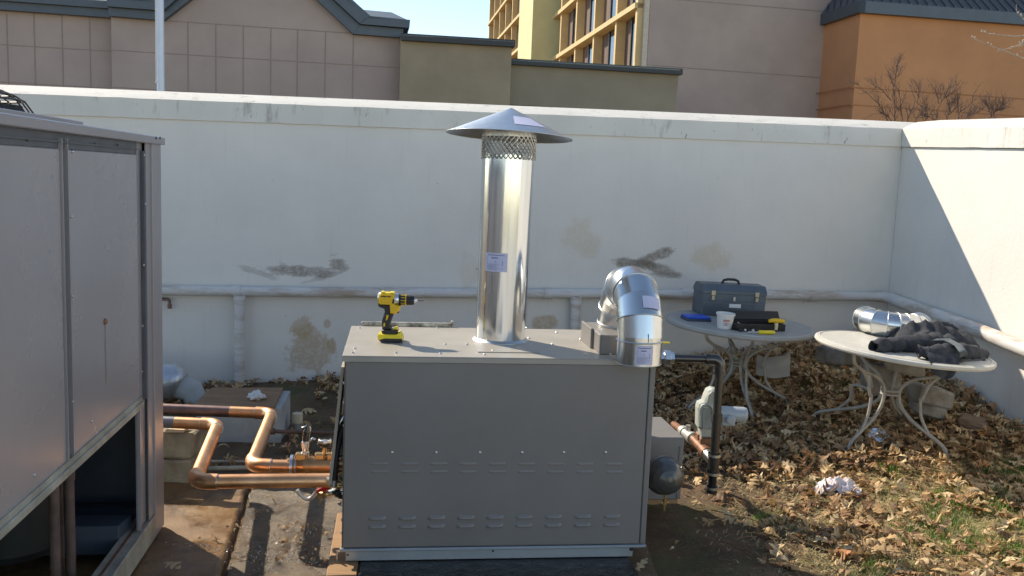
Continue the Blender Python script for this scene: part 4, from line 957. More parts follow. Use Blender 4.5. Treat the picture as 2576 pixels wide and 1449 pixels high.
# tool box
n = T1[2]; q0 = TP(T1, 1764, 793); q1 = TP(T1, 1922, 800)
tx = (q1 - q0).normalized(); ty = n.cross(tx); L_ = (q1 - q0).length
tb = thing('tool_box', tuple((q0 + q1) / 2), 'slate grey metal tool box with brass catches and black handle', 'tool box')
dpt, hb_, ht = .20, .155, .215
def tbx(x, y, z): return q0 + tx * x + ty * y + n * z
mb = MB(); mb.box(tbx(0, 0, .002), tx * L_, ty * dpt, n * hb_, .005); lo_ = part('box_body', mb, toolbox_mat, tb)
mb = MB(); mb.prism([tbx(-.003, -.004, hb_), tbx(-.003, -.004, hb_ + .02), tbx(-.003, .035, ht), tbx(-.003, dpt - .035, ht), tbx(-.003, dpt + .004, hb_ + .02), tbx(-.003, dpt + .004, hb_)], tx * (L_ + .006), .003); part('box_lid', mb, toolbox_mat, tb)
mb = MB()
for z in (.03, .055, .08, .105): mb.box(tbx(.01, -.0025, z), tx * (L_ - .02), ty * .004, n * .005, .001)
part('ribs', mb, toolbox_mat, lo_)
for x in (.055, L_ - .085):
    mb = MB(); mb.box(tbx(x, -.010, hb_ - .012), tx * .030, ty * .008, n * .034, .002); mb.box(tbx(x + .004, -.012, hb_ - .045), tx * .022, ty * .010, n * .03, .002); part('catch', mb, mat('dull_catch_metal', (.50, .46, .36), .4, .8), tb)
mb = MB(); mb.box(tbx(L_ * .42, -.006, .062), tx * .085, ty * .004, n * .026, .001); part('tag', mb, white_pl, tb)
mb = MB(); mb.box(tbx(L_ * .475, -.008, .108), tx * .016, ty * .006, n * .03, .002); part('hasp', mb, steel, tb)
mb = MB(); hx0, hx1 = L_ * .36, L_ * .64; yy = dpt / 2; mb.tube([tbx(hx0, yy, ht), tbx(hx0 + .012, yy, ht + .022), tbx(hx0 + .04, yy, ht + .030), tbx(hx1 - .04, yy, ht + .030), tbx(hx1 - .012, yy, ht + .022), tbx(hx1, yy, ht)], .009, 10); part('handle', mb, black, tb)
# blue box
q0 = TP(T1, 1729, 808); q1 = TP(T1, 1790, 810); tx = (q1 - q0).normalized(); ty = n.cross(tx)
be = thing('parts_case', tuple(q0), 'flat bright blue plastic case lying on the left of the shaded table', 'case')
mb = MB(); mb.box(q0 + n * .0, tx * (q1 - q0).length, ty * .13, n * .016, .004); part('case_base', mb, mat('dark_blue_grey', (.06, .08, .12), .5), be)
mb = MB(); mb.box(q0 + n * .016 + tx * .003, tx * ((q1 - q0).length - .006), ty * .125, n * .012, .004); part('case_lid', mb, blue_pl, be)
# white tub
q = TP(T1, 1827, 830); tbn = thing('plastic_tub', tuple(q), 'round white plastic tub with a faded red label, front centre of the shaded table', 'tub')
mb = MB(); mb.lathe(q + V((0, .055, 0)), n, [(0, .001), (.042, .001), (.045, .006), (.055, .088), (.060, .088), (.060, .100), (.055, .100), (.053, .09), (.043, .012)], 36); tbb = part('tub_body', mb, white_pl, tbn)
tubc = q + V((0, .055, 0))
def cone_patch(a0, a1, z0, z1, rr, m, nm):
    mb = MB(); mb.sheet([[tubc + V((math.cos(a) * (.0455 + z * .115 + rr), math.sin(a) * (.0455 + z * .115 + rr), z)) for z in (z0, z1)] for a in [math.radians(a0 + (a1 - a0) * i / 8) for i in range(9)]]); part(nm, mb, m, tbn)
cone_patch(245, 300, .022, .066, .0008, mat('tub_label', (.66, .60, .56), .6), 'label'); cone_patch(248, 297, .052, .064, .0014, mat('faded_red', (.55, .25, .22), .6), 'label_print'); cone_patch(250, 290, .038, .041, .0014, print_mat, 'label_print'); cone_patch(262, 275, .027, .034, .0014, print_mat, 'label_print')
# black open case
q0 = TP(T1, 1850, 832); q1 = TP(T1, 1975, 834); q2 = TP(T1, 2003, 806); tx = (q1 - q0).normalized(); ty = n.cross(tx); L_ = (q1 - q0).length
bc = thing('tool_case', tuple(q0), 'open black plastic tool case on the shaded table in front of the tool box', 'case')
mb = MB(); mb.box(q0 + n * .001, tx * L_, ty * .16, n * .006, .002)
for (o_, a_, b_) in ((q0, tx * L_, ty * .008), (q0 + ty * .15, tx * L_, ty * .008), (q0, tx * .008, ty * .155), (q0 + tx * (L_ - .008), tx * .008, ty * .155)): mb.box(o_ + n * .004, a_, b_, n * .040, .002)
part('case_base', mb, black, bc)
mb = MB(); o_ = q0 + ty * .165 + n * .035 + tx * .0; lidd = (ty * .55 + n * .83).normalized()
mb.box(o_, tx * (L_ + .05), lidd * .065, lidd.cross(tx) * -.02, .004); part('case_lid', mb, black, bc)
for i in range(7):
    mb = MB(); a = q0 + tx * (.03 + i * .04) + ty * (.03 + .05 * R()) + n * .012; mb.lathe(a, (tx * U(-1, 1) + ty * U(-.3, .6) + n * .1), [(0, 0), (.009, 0), (.009, .03), (.005, .032), (.005, .045), (0, .046)], 10); part('socket', mb, steel if i % 2 else rubber, bc)
def tool(name, label, cat): pass
q = TP(T1, 1953, 812, .055); th_ = thing('ratchet_tool', tuple(q), 'yellow handled T shaped tool standing in the open black case', 'tool')
mb = MB(); mb.tube([q + n * .01 - tx * .055, q + n * .014 - tx * .03, q + n * .014, q + n * .010 + tx * .05, q + n * .006 + tx * .058], [.010, .014, .015, .014, .009], 12); part('grip', mb, yellow, th_)
mb = MB(); mb.tube([q + n * .0, q - n * .045], .013, 12); part('neck', mb, mat('pale_yellow', (.72, .62, .35), .5), th_); mb = MB(); mb.tube([q - n * .045, q - n * .054], .017, 12); part('base', mb, black, th_)
q = TP(T1, 1928, 836, .012); sd = thing('screwdriver', tuple(q), 'yellow handled screwdriver lying at the front rim of the shaded table', 'screwdriver')
mb = MB(); mb.tube([q - tx * .055, q - tx * .05, q - tx * .02, q + tx * .05, q + tx * .058], [.008, .014, .012, .013, .008], 10); part('handle', mb, yellow2, sd)
mb = MB(); mb.tube([q - tx * .055, q - tx * .13], .004, 8); part('shaft', mb, steel, sd)
q = TP(T1, 1862, 832, .008); sk_ = thing('socket_bits', tuple(q), 'few loose steel sockets and dark bits beside the white tub', 'sockets')
for i in range(5):
    mb = MB(); a = q + tx * (i * .028) + ty * U(-.01, .02); mb.lathe(a, (tx + n * .1 + ty * U(-.5, .5)), [(0, 0), (.009, 0), (.010, .016), (.006, .018), (0, .018)], 10); part('socket', mb, steel if i % 2 else black, sk_)
mb = MB(); q = TP(T1, 1869, 818, .0); mb.box(q, tx * .032, ty * .03, n * .035, .004); part('tin', mb, mat('grey_tin', (.25, .24, .22), .4, .5), sk_)
# ------------------------------------------------------------------ offset duct on the sunlit table
n = T2[2]; rr = .076
base = TP(T2, 2250, 851)
dl = thing('offset_duct', tuple(base), 'galvanised round duct offset with two bends, lying on the back of the sunlit table', 'duct')
xd = (V((1, 0, 0)) - n * n.x).normalized(); yd = n.cross(xd)
def dq(x, y, z=0): return base + xd * x + yd * y + n * (rr + .004 + z)
cen = [dq(-.235, .13, .02), dq(-.225, .055, .012), dq(-.17, .0, .005), dq(-.10, -.015), dq(-.03, -.015), dq(.02, -.01), dq(.10, .0), dq(.165, .035), dq(.215, .09), dq(.235, .16)]
cen = [dq(-.135, .15), dq(-.130, .085), dq(-.105, .03), dq(-.06, .0), dq(-.005, -.006), dq(.045, -.005), dq(.10, .005), dq(.145, .035), dq(.17, .08), dq(.175, .115)]
mb = MB(); mb.tube(cen, rr, 44, cap=False, seg=True); mb.tube(cen, rr - .003, 44, cap=False); mb.tube([cen[0], cen[0] + (cen[0] - cen[1]) * .01], rr - .002, 44); do = part('duct_body', mb, galv, dl)
for i in range(len(cen)):
    q = (cen[min(i + 1, len(cen) - 1)] - cen[max(i - 1, 0)]).normalized(); x_ = n; y_ = q.cross(x_).normalized(); x_ = y_.cross(q)
    if i == 4: w = .0045
    else: w = .0026
    mb = MB(); mb.tube([cen[i] + (x_ * math.cos(2 * math.pi * k / 44) + y_ * math.sin(2 * math.pi * k / 44)) * (rr + .001) for k in range(44)], w, 6, closed=True); part('duct_bead', mb, galv2, do)
# ------------------------------------------------------------------ jacket
jk = thing('work_jacket', tuple(TP(T2, 2330, 890)), 'dark charcoal work jacket thrown in a heap over the front of the sunlit table', 'jacket')
def wrinkle(mb, amp, fr, seed, down=0):
    out = []
    for p in mb.v:
        d = V((noise.noise(p * fr + V((seed, 0, 0))), noise.noise(p * fr + V((0, seed, 0))), noise.noise(p * fr + V((0, 0, seed)))))
        d2 = V((noise.noise(p * fr * 2.7 + V((seed, 1, 0))), 0, noise.noise(p * fr * 2.7 + V((2, 0, seed)))))
        out.append(p + d * amp + d2 * amp * .45)
    mb.v = out; return mb
def J(u, v, h): return TP(T2, u, v, h)

def sleeve(pts, rs, m, nm, seed):
    mb = MB(); N = 34; P_ = [V(p) for p in pts]; path = []; rad_ = []
    for i in range(N + 1):
        f = i / N * (len(P_) - 1); a = min(int(f), len(P_) - 2); k = f - a
        path.append(P_[a].lerp(P_[a + 1], k)); rad_.append((rs[a] + (rs[a + 1] - rs[a]) * k) * (1 + .10 * math.sin(i * 1.1 + seed) + .06 * math.sin(i * 2.3)))
    mb.tube(path, rad_, 32, cap=False)
    inner = MB(); inner.tube(path[:8], [r * .86 for r in rad_[:8]], 32, cap=False)
    k0 = len(mb.v); mb.v += inner.v; mb.f += [[i + k0 for i in f][::-1] for f in inner.f]; mb.sm += inner.sm
    q = [p for p in mb.v]; mb.v = []
    for p in q:
        h = (p - c2_).dot(n); mb.v.append(p - n * (h * .08 if h > 0 else 0))
    # creases that run around the sleeve
    o = []
    for p in mb.v:
        u_ = (p - c2_).dot(xd); w = noise.noise(V((u_ * 26, p.y * 9, p.z * 14 + seed))); w2 = abs(noise.noise(V((u_ * 14 + 7, p.y * 20, seed * 2)))); o.append(p + n * (w * .012 - w2 * .014) + yd * noise.noise(V((u_ * 18, seed, p.z * 12))) * .012)
    mb.v = o; return part(nm, mb, m, jk)
sleeve([J(2197, 868, .034), J(2240, 866, .040), J(2290, 862, .048), J(2345, 860, .055), J(2390, 866, .05)], [.034, .042, .052, .060, .06], jacket_mat, 'sleeve', 3)
sleeve([J(2308, 884, .036), J(2345, 885, .044), J(2390, 882, .048), J(2435, 884, .042), J(2475, 889, .022)], [.034, .040, .048, .052, .028], jacket_mat, 'sleeve', 8)
def ridged(x, y, s): return 1 - 2 * abs(noise.noise(V((x, y, s))))
def clothpt(k, w_, hgt, seed):
    """heap point ; k across 0..1 (left-right), w_ depth 0..1 (front-back)"""
    fx, fy = k * 2 - 1, w_ * 2 - 1
    rr_ = math.sqrt(fx * fx + fy * fy) * (1 + .35 * noise.noise(V((math.atan2(fy, fx) * 1.6, seed, 0))))
    e = max(0, 1 - rr_ ** 3)
    h = e ** .55 * (hgt * (.55 + .5 * ridged(k * 3.1 + w_ * 1.4, w_ * 2.2, seed)) + .022 * ridged(k * 7, w_ * 5 + k * 3, seed + 4)) + .003
    return h
g = []; NX, NY = 64, 40
for i in range(NX + 1):
    k = i / NX; g.append([J(2352, 868, 0) + xd * ((k - .5) * .50) + yd * ((j / NY - .5) * .30 - .02 * k) + n * clothpt(k, j / NY, .15 - .055 * k, 1) for j in range(NY + 1)])
mb = MB(); mb.sheet(g); part('jacket_body', mb, jacket_mat, jk)
# front panel hanging over the rim
def hang(u0, u1, v0, v1, depth, seed, m, nm, back=.05, wav=.016):
    g = []; NX = 30; NY = 18
    for i in range(NX + 1):
        k = i / NX; row = []; tp = V(J(u0 + (u1 - u0) * k, v0 + (v1 - v0) * k, .012))
        d_ = depth * (math.sin(math.pi * min(1, max(0, k * 1.05 + .02))) ** .5 + .15 * noise.noise(V((k * 3, seed, 0))))
        for j in range(NY + 1):
            f = j / NY
            if f < .3: p = tp + yd * (back * (1 - f / .3)) + n * (.03 * (1 - f / .3) + .008)
            else:
                q = (f - .3) / .7; p = tp - yd * (.034 * math.sin(min(1, q * 3) * math.pi / 2)) - EZ * (d_ * q) 
            fold = math.sin(k * 15 + seed + f * 1.5) * wav * max(0, f - .2) + noise.noise(V((k * 6, f * 3, seed))) * .012
            row.append(p - yd * fold + xd * (noise.noise(V((k * 4, f * 3, seed + 5))) * .012))
        g.append(row)
    mb = MB(); mb.sheet(g); mb.sheet([[p + V((0, .003, -.001)) for p in r] for r in g]); return part(nm, mb, m, jk)
hang(2335, 2415, 906, 911, .085, 2, jacket_mat, 'draped_panel')
hang(2398, 2476, 904, 898, .045, 5, mat('worn_grey_cloth', (.10, .105, .11), .9, 0, .4, 40, bump=.5, bs=60), 'jacket_flap', back=.11)
g = []
for i in range(25):
    k = i / 24
    pth = [J(2352, 858, .085), J(2385, 860, .092), J(2412, 872, .082), J(2424, 890, .055), J(2423, 903, .02), J(2416, 908, -.03), J(2404, 908, -.065)]
    f = k * 6; a = min(int(f), 5); p = pth[a].lerp(pth[a + 1], f - a); w = .026 - .010 * k
    g.append([p + xd * (-w) + n * .004, p + n * .018 - yd * .008, p + xd * w + n * .006])
mb = MB(); mb.sheet(g); wrinkle(mb, .005, 20, 7); part('lining_band', mb, lining_mat, jk)
mb = MB(); q = J(2394, 908, -.075); mb.tube([q, q - EZ * .02 + xd * .008, q - EZ * .035], .004, 6); part('zip_pull', mb, cream_pl, jk)
# ------------------------------------------------------------------ stones, blocks, litter at the right
def gpt(u, v, it=4):
    z = .1
    for _ in range(it): p = G(u, v, z); z = zg(p.x, p.y)
    return p
def stone(u0, v0, u1, v1, h, dep, m, label, seed, nm='concrete_block', sink=.02, cat='block', grp='blocks lying among the leaves', skew=0):
    a, b = gpt(u0, v0), gpt(u1, v1); d = (b - a); pr_ = V((-d.y, d.x, 0)).normalized() + V((skew, 0, 0))
    mb = MB(); mb.box(a - EZ * sink, d, pr_ * dep, EZ * (h + sink), .015)
    mb.v = [p + V((noise.noise(p * 6 + V((seed, 0, 0))), noise.noise(p * 6 + V((0, seed, 0))), noise.noise(p * 6 + V((0, 0, seed))))) * .02 for p in mb.v]
    return solo(nm, mb, m, label, cat, grp)
stone(2190, 985, 2268, 990, .15, .16, stone_mat, 'large pale broken block seen through the legs of the sunlit table', 1)
stone(2318, 1008, 2402, 1030, .10, .15, stone_mat, 'square edged grey block leaning near the side wall, above a flat slab', 2)
stone(2300, 1030, 2385, 1052, .06, .14, stone_mat, 'flat grey slab just below the square edged block', 3)
stone(2405, 1085, 2480, 1100, .07, .20, brownstone, 'brown flat stone half sunk in leaves beside the side wall', 4, cat='stone', nm='flat_stone')
stone(2112, 842, 2152, 846, .08, .12, mat('dark_block', (.13, .125, .12), .9, 0, .2, 10, bump=.4), 'dark grey block against the back wall between the two tables', 5)
stone(2052, 905, 2118, 912, .09, .16, stone_mat, 'pale block behind the left edge of the sunlit table', 6)
stone(2222, 930, 2330, 945, .09, .14, stone_mat, 'grey block under the middle of the sunlit table top', 8)
# white bag
a = gpt(1948, 935)
g = []
for i in range(17):
    row = []
    for j in range(11):
        x = (i / 16 - .5) * .215; z = j / 10 * .12; k = i / 16
        z2_ = z * (1 - .22 * math.sin(math.pi * k)) + (.03 * k - .02)
        if j == 0: z2_ = -.05 + .05 * abs(.5 - k)
        bul = math.sin(math.pi * k) * math.sin(math.pi * j / 10) * .03
        row.append(a + V((x, z * .35 - bul, z2_ + .0)))
    g.append(row)
mb = MB(); mb.sheet(g); mb.sheet([[p + V((0, .02, 0)) for p in r] for r in g]); wrinkle(mb, .01, 12, 3); solo('white_bag', mb, mat('dusty_white_sheet', (.44, .43, .41), .8, 0, .12, 8), 'off white empty paper bag lying in the leaves behind the table by the wall', 'bag')
# foil and rag
def rnd_f(k, j, s): return .016 * noise.noise(V((k * 13, j * 1.7, s * 3.1)))
def crumple(name, label, cat, uv, sx_, sy_, hh, m, seed, amp, rot=0, fr=14, sm=False):
    a = gpt(*uv); g = []; N = 22
    for i in range(N + 1):
        row = []
        for j in range(N + 1):
            x = (i / N - .5); y = (j / N - .5); rr_ = 1 + .35 * noise.noise(V((math.atan2(y, x) * 1.2, seed, 0)))
            X = x * sx_ * rr_; Y = y * sy_ * rr_; d = max(0, 1 - (max(abs(x), abs(y)) * 2) ** 3)
            h = hh * d * (.55 + .9 * noise.noise(V((x * fr * .35, y * fr * .35, seed)))) + amp * noise.noise(V((x * fr, y * fr, seed))) + amp * .6 * noise.noise(V((x * fr * 2.3, y * fr * 2.3, seed))) + .012
            c_, s_ = math.cos(rot), math.sin(rot)
            px, py = a.x + X * c_ - Y * s_, a.y + X * s_ + Y * c_
            row.append(V((px, py, zg(px, py) + max(.002, h) + .01)))
        g.append(row)
    mb = MB(); mb.sheet(g, smooth=sm); mb.sheet([[p - EZ * .004 for p in r] for r in g], smooth=sm); return solo(name, mb, m, label, cat)
fa, fb = gpt(2186, 1104), gpt(2258, 1136); fa = V((fa.x, fa.y, fa.z + .055)); fb = V((fb.x, fb.y, fb.z + .03)); fd_ = (fb - fa); fs_ = V((fd_.y, -fd_.x, 0)).normalized() * -.5 + V((0, 0, .25)); g = []
for i in range(15):
    k = i / 14; w = .055 + .03 * math.sin(k * 5); g.append([fa + fd_ * k + fs_ * (j / 6 - .5) * w * 2 + V((rnd_f(k, j, 1), rnd_f(k, j, 2), rnd_f(k, j, 3))) for j in range(7)])
mb = MB(); mb.sheet(g, smooth=False); solo('foil_wrapper', mb, mat('silver_foil', (.80, .83, .88), .3, .75, .05, 20), 'crumpled silver foil wrapper on the leaves under the sunlit table', 'foil')
crumple('crumpled_rag', 'crumpled pinkish white rag on the sunny grass', 'rag', (2108, 1238), .20, .13, .06, rag_mat, 6, .020, -.1, 11, True)
# contraption: boiler left debris clumps on pavement
def clump(u, v, n_, sp, seed):
    pass
# ------------------------------------------------------------------ buildings beyond the wall
YA = .17; AD = V((math.cos(YA), math.sin(YA), 0)); AN = V((math.sin(YA), -math.cos(YA), 0))
class Plane:
    def __init__(s, u, v, dist): s.p = D(u, v, dist)
    def __call__(s, u, v, out=0.): return PLN(u, v, s.p + AN * out, AN)
def slabp(mb, pl, pts, out, back):
    """polygon given on plane pl, front at +out, thickness running back"""
    ps = [pl(u, v) + AN * out for u, v in pts]; mb.prism(ps, -AN * (back + out)); return mb
pA_ = Plane(600, 150, 36)
def down(pl, u, v, z=-.2): q = pl(u, v); return V((q.x, q.y, z))
def wallpoly(mb, pl, pts, out, back):
    tops = [pl(u, v) + AN * out for u, v in pts]; bots = [V((tops[-1].x, tops[-1].y, -.2)), V((tops[0].x, tops[0].y, -.2))]
    mb.prism(tops + bots, -AN * back); return mb
mal = thing('gabled_building', tuple(down(pA_, 500, 200)), 'beige panelled building with a gable and dark slate cornice at upper left', 'building')
mb = MB(); wallpoly(mb, pA_, [(279, 30), (415, 40), (470, -2), (640, -140), (800, -10), (895, 75), (1012, 86)], 0, 12)
part('wall', mb, mauve, mal)
mb = MB(); wallpoly(mb, pA_, [(-260, -30), (279, 22)], -.45, 12); part('wall', mb, mauve, mal)
mb = MB()
slabp(mb, pA_, [(-260, 3), (279, 43), (279, 22), (-260, -18)], -.1, .5); slabp(mb, pA_, [(-260, -17.5), (279, 22.5), (279, 6), (-260, -34)], .1, .7)
slabp(mb, pA_, [(279, 43), (415, 54.5), (415, 33), (279, 22)], .35, .6); slabp(mb, pA_, [(279, 22.5), (415, 33), (419, 7), (279, -2)], .6, .9)
slabp(mb, pA_, [(415.5, 54.5), (486, 0), (640, -120), (640, -146), (470, -15), (415.5, 33)], .35, .6); slabp(mb, pA_, [(419, 33), (472, -14), (640, -145), (640, -172), (460, -28), (419, 7)], .6, .9)
slabp(mb, pA_, [(640.5, -120), (795, 0), (888, 88), (905, 66), (820, -12), (640.5, -150)], .35, .6); slabp(mb, pA_, [(640.5, -149), (822, -12), (905, 65), (931, 46), (860, -18), (640.5, -180)], .6, .9)
slabp(mb, pA_, [(888.5, 88), (1012, 97.5), (1014, 76), (905.5, 66.5)], .35, 6); slabp(mb, pA_, [(905.5, 66), (1028, 76), (1030, 56), (931.5, 46.5)], .6, 6)
part('cornice', mb, slate, mal)
mb = MB()
a, b = pA_(-260, -34, .1), pA_(279, 6, .1); c, d = pA_(419, 7, .6), pA_(279, -2, .6); bk_ = -AN * 4 + EZ * 1.1
mb.prism([a, b, b + bk_, a + bk_], EZ * .05); part('roof_sheet', mb, slate_lt, mal); mb = MB(); mb.prism([d, c, c + bk_, d + bk_], EZ * .05); part('roof_sheet', mb, slate_lt, mal); mb = MB()
a, b = pA_(931, 46, .6), pA_(1030, 55.5, .6); c, d = D(985, 34, b.y + 2.4), D(909, 27, b.y + 2.4); mb.prism([a, b, c, d], EZ * .05)
part('roof_sheet', mb, slate_lt, mal)
mb = MB(); a, b = pA_(640, -180, .6), pA_(931, 46, .6); bk_ = -AN * 9; mb.prism([a, b, b + bk_, a + bk_], EZ * .06); a = pA_(419, 7, .6); b = pA_(640, -172, .6); mb.prism([a, b, b + bk_, a + bk_], EZ * .06); part('gable_roof', mb, slate, mal)
mb = MB()
def joint(mb, pl, u0, v0, u1, v1, out=.0, w=.035):
    a, b = pl(u0, v0, out), pl(u1, v1, out); d = (b - a).normalized(); s = AN.cross(d).normalized() * w
    mb.box(a - s / 2 - AN * .02, b - a, s, AN * .032)
def vjoint(mb, pl, u, v, z0, z1, out=.0, w=.035):
    a = pl(u, v, out); mb.box(V((a.x, a.y, z0)) - AD * w / 2 - AN * .02, AD * w, AN * .034, EZ * (z1 - z0))
joint(mb, pA_, 416, 52, 890, 84); joint(mb, pA_, 281, 126, 1009, 171); joint(mb, pA_, 281, 219, 1009, 264)
joint(mb, pA_, -200, 100, 279, 129, -.45); joint(mb, pA_, -200, 195, 279, 222, -.45)
ztop = pA_(600, 66).z
for u in (473, 543, 612, 681, 748, 818, 888): vjoint(mb, pA_, u, 150, 0, pA_(u, 56 + (u - 473) * .067).z)
for u in (-50, 20, 88, 158, 227): vjoint(mb, pA_, u, 150, 0, pA_(u, 30).z, -.45)
part('panel_joints', mb, mat('panel_joint_line', (.31, .25, .22), .9), mal)  # joints drawn as thin strips darker than the panels
pB_ = Plane(1150, 150, 36.6)
b1 = thing('flat_roofed_building', tuple(down(pB_, 1150, 200)), 'plain taupe block with dark coping beside the gabled building, higher than its neighbour', 'building')
mb = MB(); wallpoly(mb, pB_, [(1008, 92), (1288, 110)], 0, 14); part('wall', mb, taupe, b1)
mb = MB(); slabp(mb, pB_, [(1010, 103), (1293, 120), (1293, 103), (1010, 86)], .3, 14); part('coping', mb, slate_dk, b1)
mb = MB(); a, b = pB_(1010, 85.5, .3), pB_(1293, 102.5, .3); bk_ = -AN * .35 + EZ * .09; mb.prism([a, b, b + bk_, a + bk_], -EZ * .05); part('coping_cap', mb, slate_lt, b1)
pC_ = Plane(1500, 200, 38.2)
b2 = thing('low_taupe_building', tuple(down(pC_, 1500, 250)), 'long low taupe bulkhead with dark coping below the yellow framed windows', 'building')
mb = MB(); slabp(mb, pC_, [(1270, 262.5), (1697, 284.5), (1709, 178), (1270, 155)], 0, 5); part('wall', mb, taupe2, b2)
mb = MB(); slabp(mb, pC_, [(1270, 162.5), (1711.5, 189.5), (1711.5, 175), (1270, 148)], .3, 5); part('coping', mb, slate_dk, b2)
mb = MB(); a, b = pC_(1270, 147.5, .3), pC_(1711.5, 174.5, .3); bk_ = -AN * .35 + EZ * .08; mb.prism([a, b, b + bk_, a + bk_], -EZ * .05); part('coping_cap', mb, slate_lt, b2)
mb = MB(); wallpoly(mb, pC_, [(1270, 250), (1690, 272)], -.5, 3); part('lower_wall', mb, mat('shaded_brown_wall', (.12, .085, .055), .9, 0, .1, 1), b2)  # brown kept dark to paint the shade under the bulkhead
# hotel
YH = .151; HB = V((-math.sin(YH), math.cos(YH), 0)); HO = V((-math.cos(YH), -math.sin(YH), 0)); HC = D(1632, 60, 45); HC.z = 0
def Hh(s, o, z): return V((HC.x, HC.y, 0)) + HB * s + HO * o + EZ * z
ho = thing('hotel_tower', tuple(Hh(10, -10, 0)), 'tall tower with sunlit yellow window grid on one side and plain mauve end wall', 'building')
HT = 27.
mb = MB(); mb.box(Hh(0, -.02, -.2), HB * 66, -HO * 34, EZ * HT); part('tower_wall', mb, mauve, ho)
def hz(u, v, s, o=0):  # z on facade at given s
    q = Hh(s, o, 0); return D(u, v, q.y).z
mb = MB(); mb.box(Hh(.5, .0, -.1), HB * 65, HO * .03, EZ * (HT - .5)); part('window_backing', mb, mat('brown_curtain', (.17, .115, .09), .9, 0, .35, 1.2, stretch=(1, 3, .1)), ho)
mb = MB(); FS = [0.2, 4.1, 9.2, 14.3, 19.4] + [44. + 4.75 * i for i in range(5)]
zL = D(1422.5, 136, Hh(19.4, .6, 0).y).z; FH = 3.02
zs_ = [zL + FH * k for k in range(-3, 7)]
for i, s in enumerate(FS):
    mb = MB(); mb.box(Hh(s, .03, -.1), HB * .32, HO * .52, EZ * (HT)); part('facade_fin', mb, cream_conc, ho)
for z in zs_:
    for s0, s1 in ((.2, 22.), (30, 63.5)):
        mb = MB(); mb.box(Hh(s0, .03, z - .26), HB * (s1 - s0), HO * .66, EZ * .26); part('ledge', mb, cream_conc, ho)
mb = MB(); fr = mat('thin_window_frame', (.035, .03, .028), .5)
for i in range(len(FS) - 1):
    if i == 4: continue
    s0, s1 = FS[i] + .32, FS[i + 1]
    for z in zs_:
        L_ = s1 - s0
        w = MB(); w.box(Hh(s0 + L_ * .02, .035, z + .05), HB * (L_ * .56), HO * .05, EZ * (FH - .40)); part('window', w, glass, ho)
        w = MB()
        for k in (.02, .3, .575, .60): w.box(Hh(s0 + L_ * k, .09, z + .02), HB * .07, HO * .05, EZ * (FH - .32))
        part('window_frame', w, fr, ho)
mb = MB(); mb.box(Hh(21.9, .03, -.1), HB * 6.6, HO * 2.15, EZ * (HT + 2)); part('stair_tower', mb, lime_conc, ho)
mb = MB(); mb.box(Hh(-.012, .0, -.1), HB * .4, HO * .25, EZ * HT); part('corner_trim', mb, mat('pale_corner_trim', (.60, .52, .42), .8), ho)
HR = -HO
mb = MB()
def hj(v0, v1, w=.05):
    a = PLN(1640, v0, Hh(0, 0, 0), HB); b = PLN(2110, v1, Hh(0, 0, 0), HB); d = b - a; mb.box(a - HB * .012, d, HB * .02, EZ * w)
hj(166, 200); hj(-5, 33); part('panel_joints', mb, mat('panel_joint_line', (0, 0, 0)), ho)
# orange building
OD = AD; ob = PLN(2070, 120, Hh(0, 0, 0), HB); ob.z = 0
k = 0
corner = None
for i in range(400):
    k = i * .02; q = ob - HB * k; r0 = (q - EYEP)
    dd = V((q.x, q.y, 4)) - EYEP; kk = dd.dot(FW); uu = PW / 2 + FL * dd.dot(RT) / kk
    if uu > 2138: corner = q; break
print('orange corner', corner, k)
pO = lambda u, v, out=0.: PLN(u, v, corner + AN * out, AN)
oz = pO(2143, 33).z
og = thing('orange_building', tuple(corner), 'orange rendered building with dark standing seam metal roof at upper right', 'building')
mb = MB(); ftop = oz + .3; right = corner + AD * 24
zr = pO(2560, 67).z
mb.prism([V((corner.x, corner.y, -.2)), V((right.x, right.y, -.2)), V((right.x, right.y, ftop)), V((corner.x, corner.y, ftop))], HB * (k + .0) if k > .5 else HB * 3); part('wall', mb, orange, og)
mb = MB(); ov = .35
E0 = corner + AN * ov - AD * ov * .8; Er = right + AN * ov; fh = .52; zf = oz + .0
Eb = E0 + HB * (k + .3)
mb.prism([V((E0.x, E0.y, zf)), V((Er.x, Er.y, zf)), V((Er.x, Er.y, zf + fh)), V((E0.x, E0.y, zf + fh))], -AN * .3)
mb.prism([V((E0.x, E0.y, zf - .002)), V((Eb.x, Eb.y, zf - .002)), V((Eb.x, Eb.y, zf + fh - .002)), V((E0.x, E0.y, zf + fh - .002))], AD * .3)
part('fascia', mb, slate, og)
mb = MB(); T0 = V((E0.x, E0.y, zf + fh)); T1_ = V((Er.x, Er.y, zf + fh)); rs = -AN * 3.6 + EZ * 3.0
R0 = T0 + rs + AD * 2.2; R1 = T0 + rs + AD * 9.6; T2_ = T0 + AD * 11.6; Tb = V((Eb.x, Eb.y, zf + fh)); Rb = R0 - AN * 4
mb.add([T0, T1_, T1_ + rs, R0], [(0, 1, 2, 3)]); mb.add([Tb, T0, R0], [(0, 1, 2)]); part('metal_roof', mb, slate, og)
mb = MB()
i = 0
while True:
    a = T0 + AD * (.25 + .46 * i); i += 1
    if i > 46: break
    k0 = min(1., (.25 + .46 * i) / 2.2); up_ = rs * k0
    mb.box(a + EZ * .0, up_, AD * .05, EZ * .07)
for i in range(1, 6):
    a = T0.lerp(Tb, i / 6); kk = 1 - i / 6; mb.box(a, (R0 - T0) * kk * .98, (Tb - T0).normalized() * .05, EZ * .07)
part('standing_seams', mb, mat('seam_metal', (.075, .10, .14), .4, .3), og)
mb = MB()
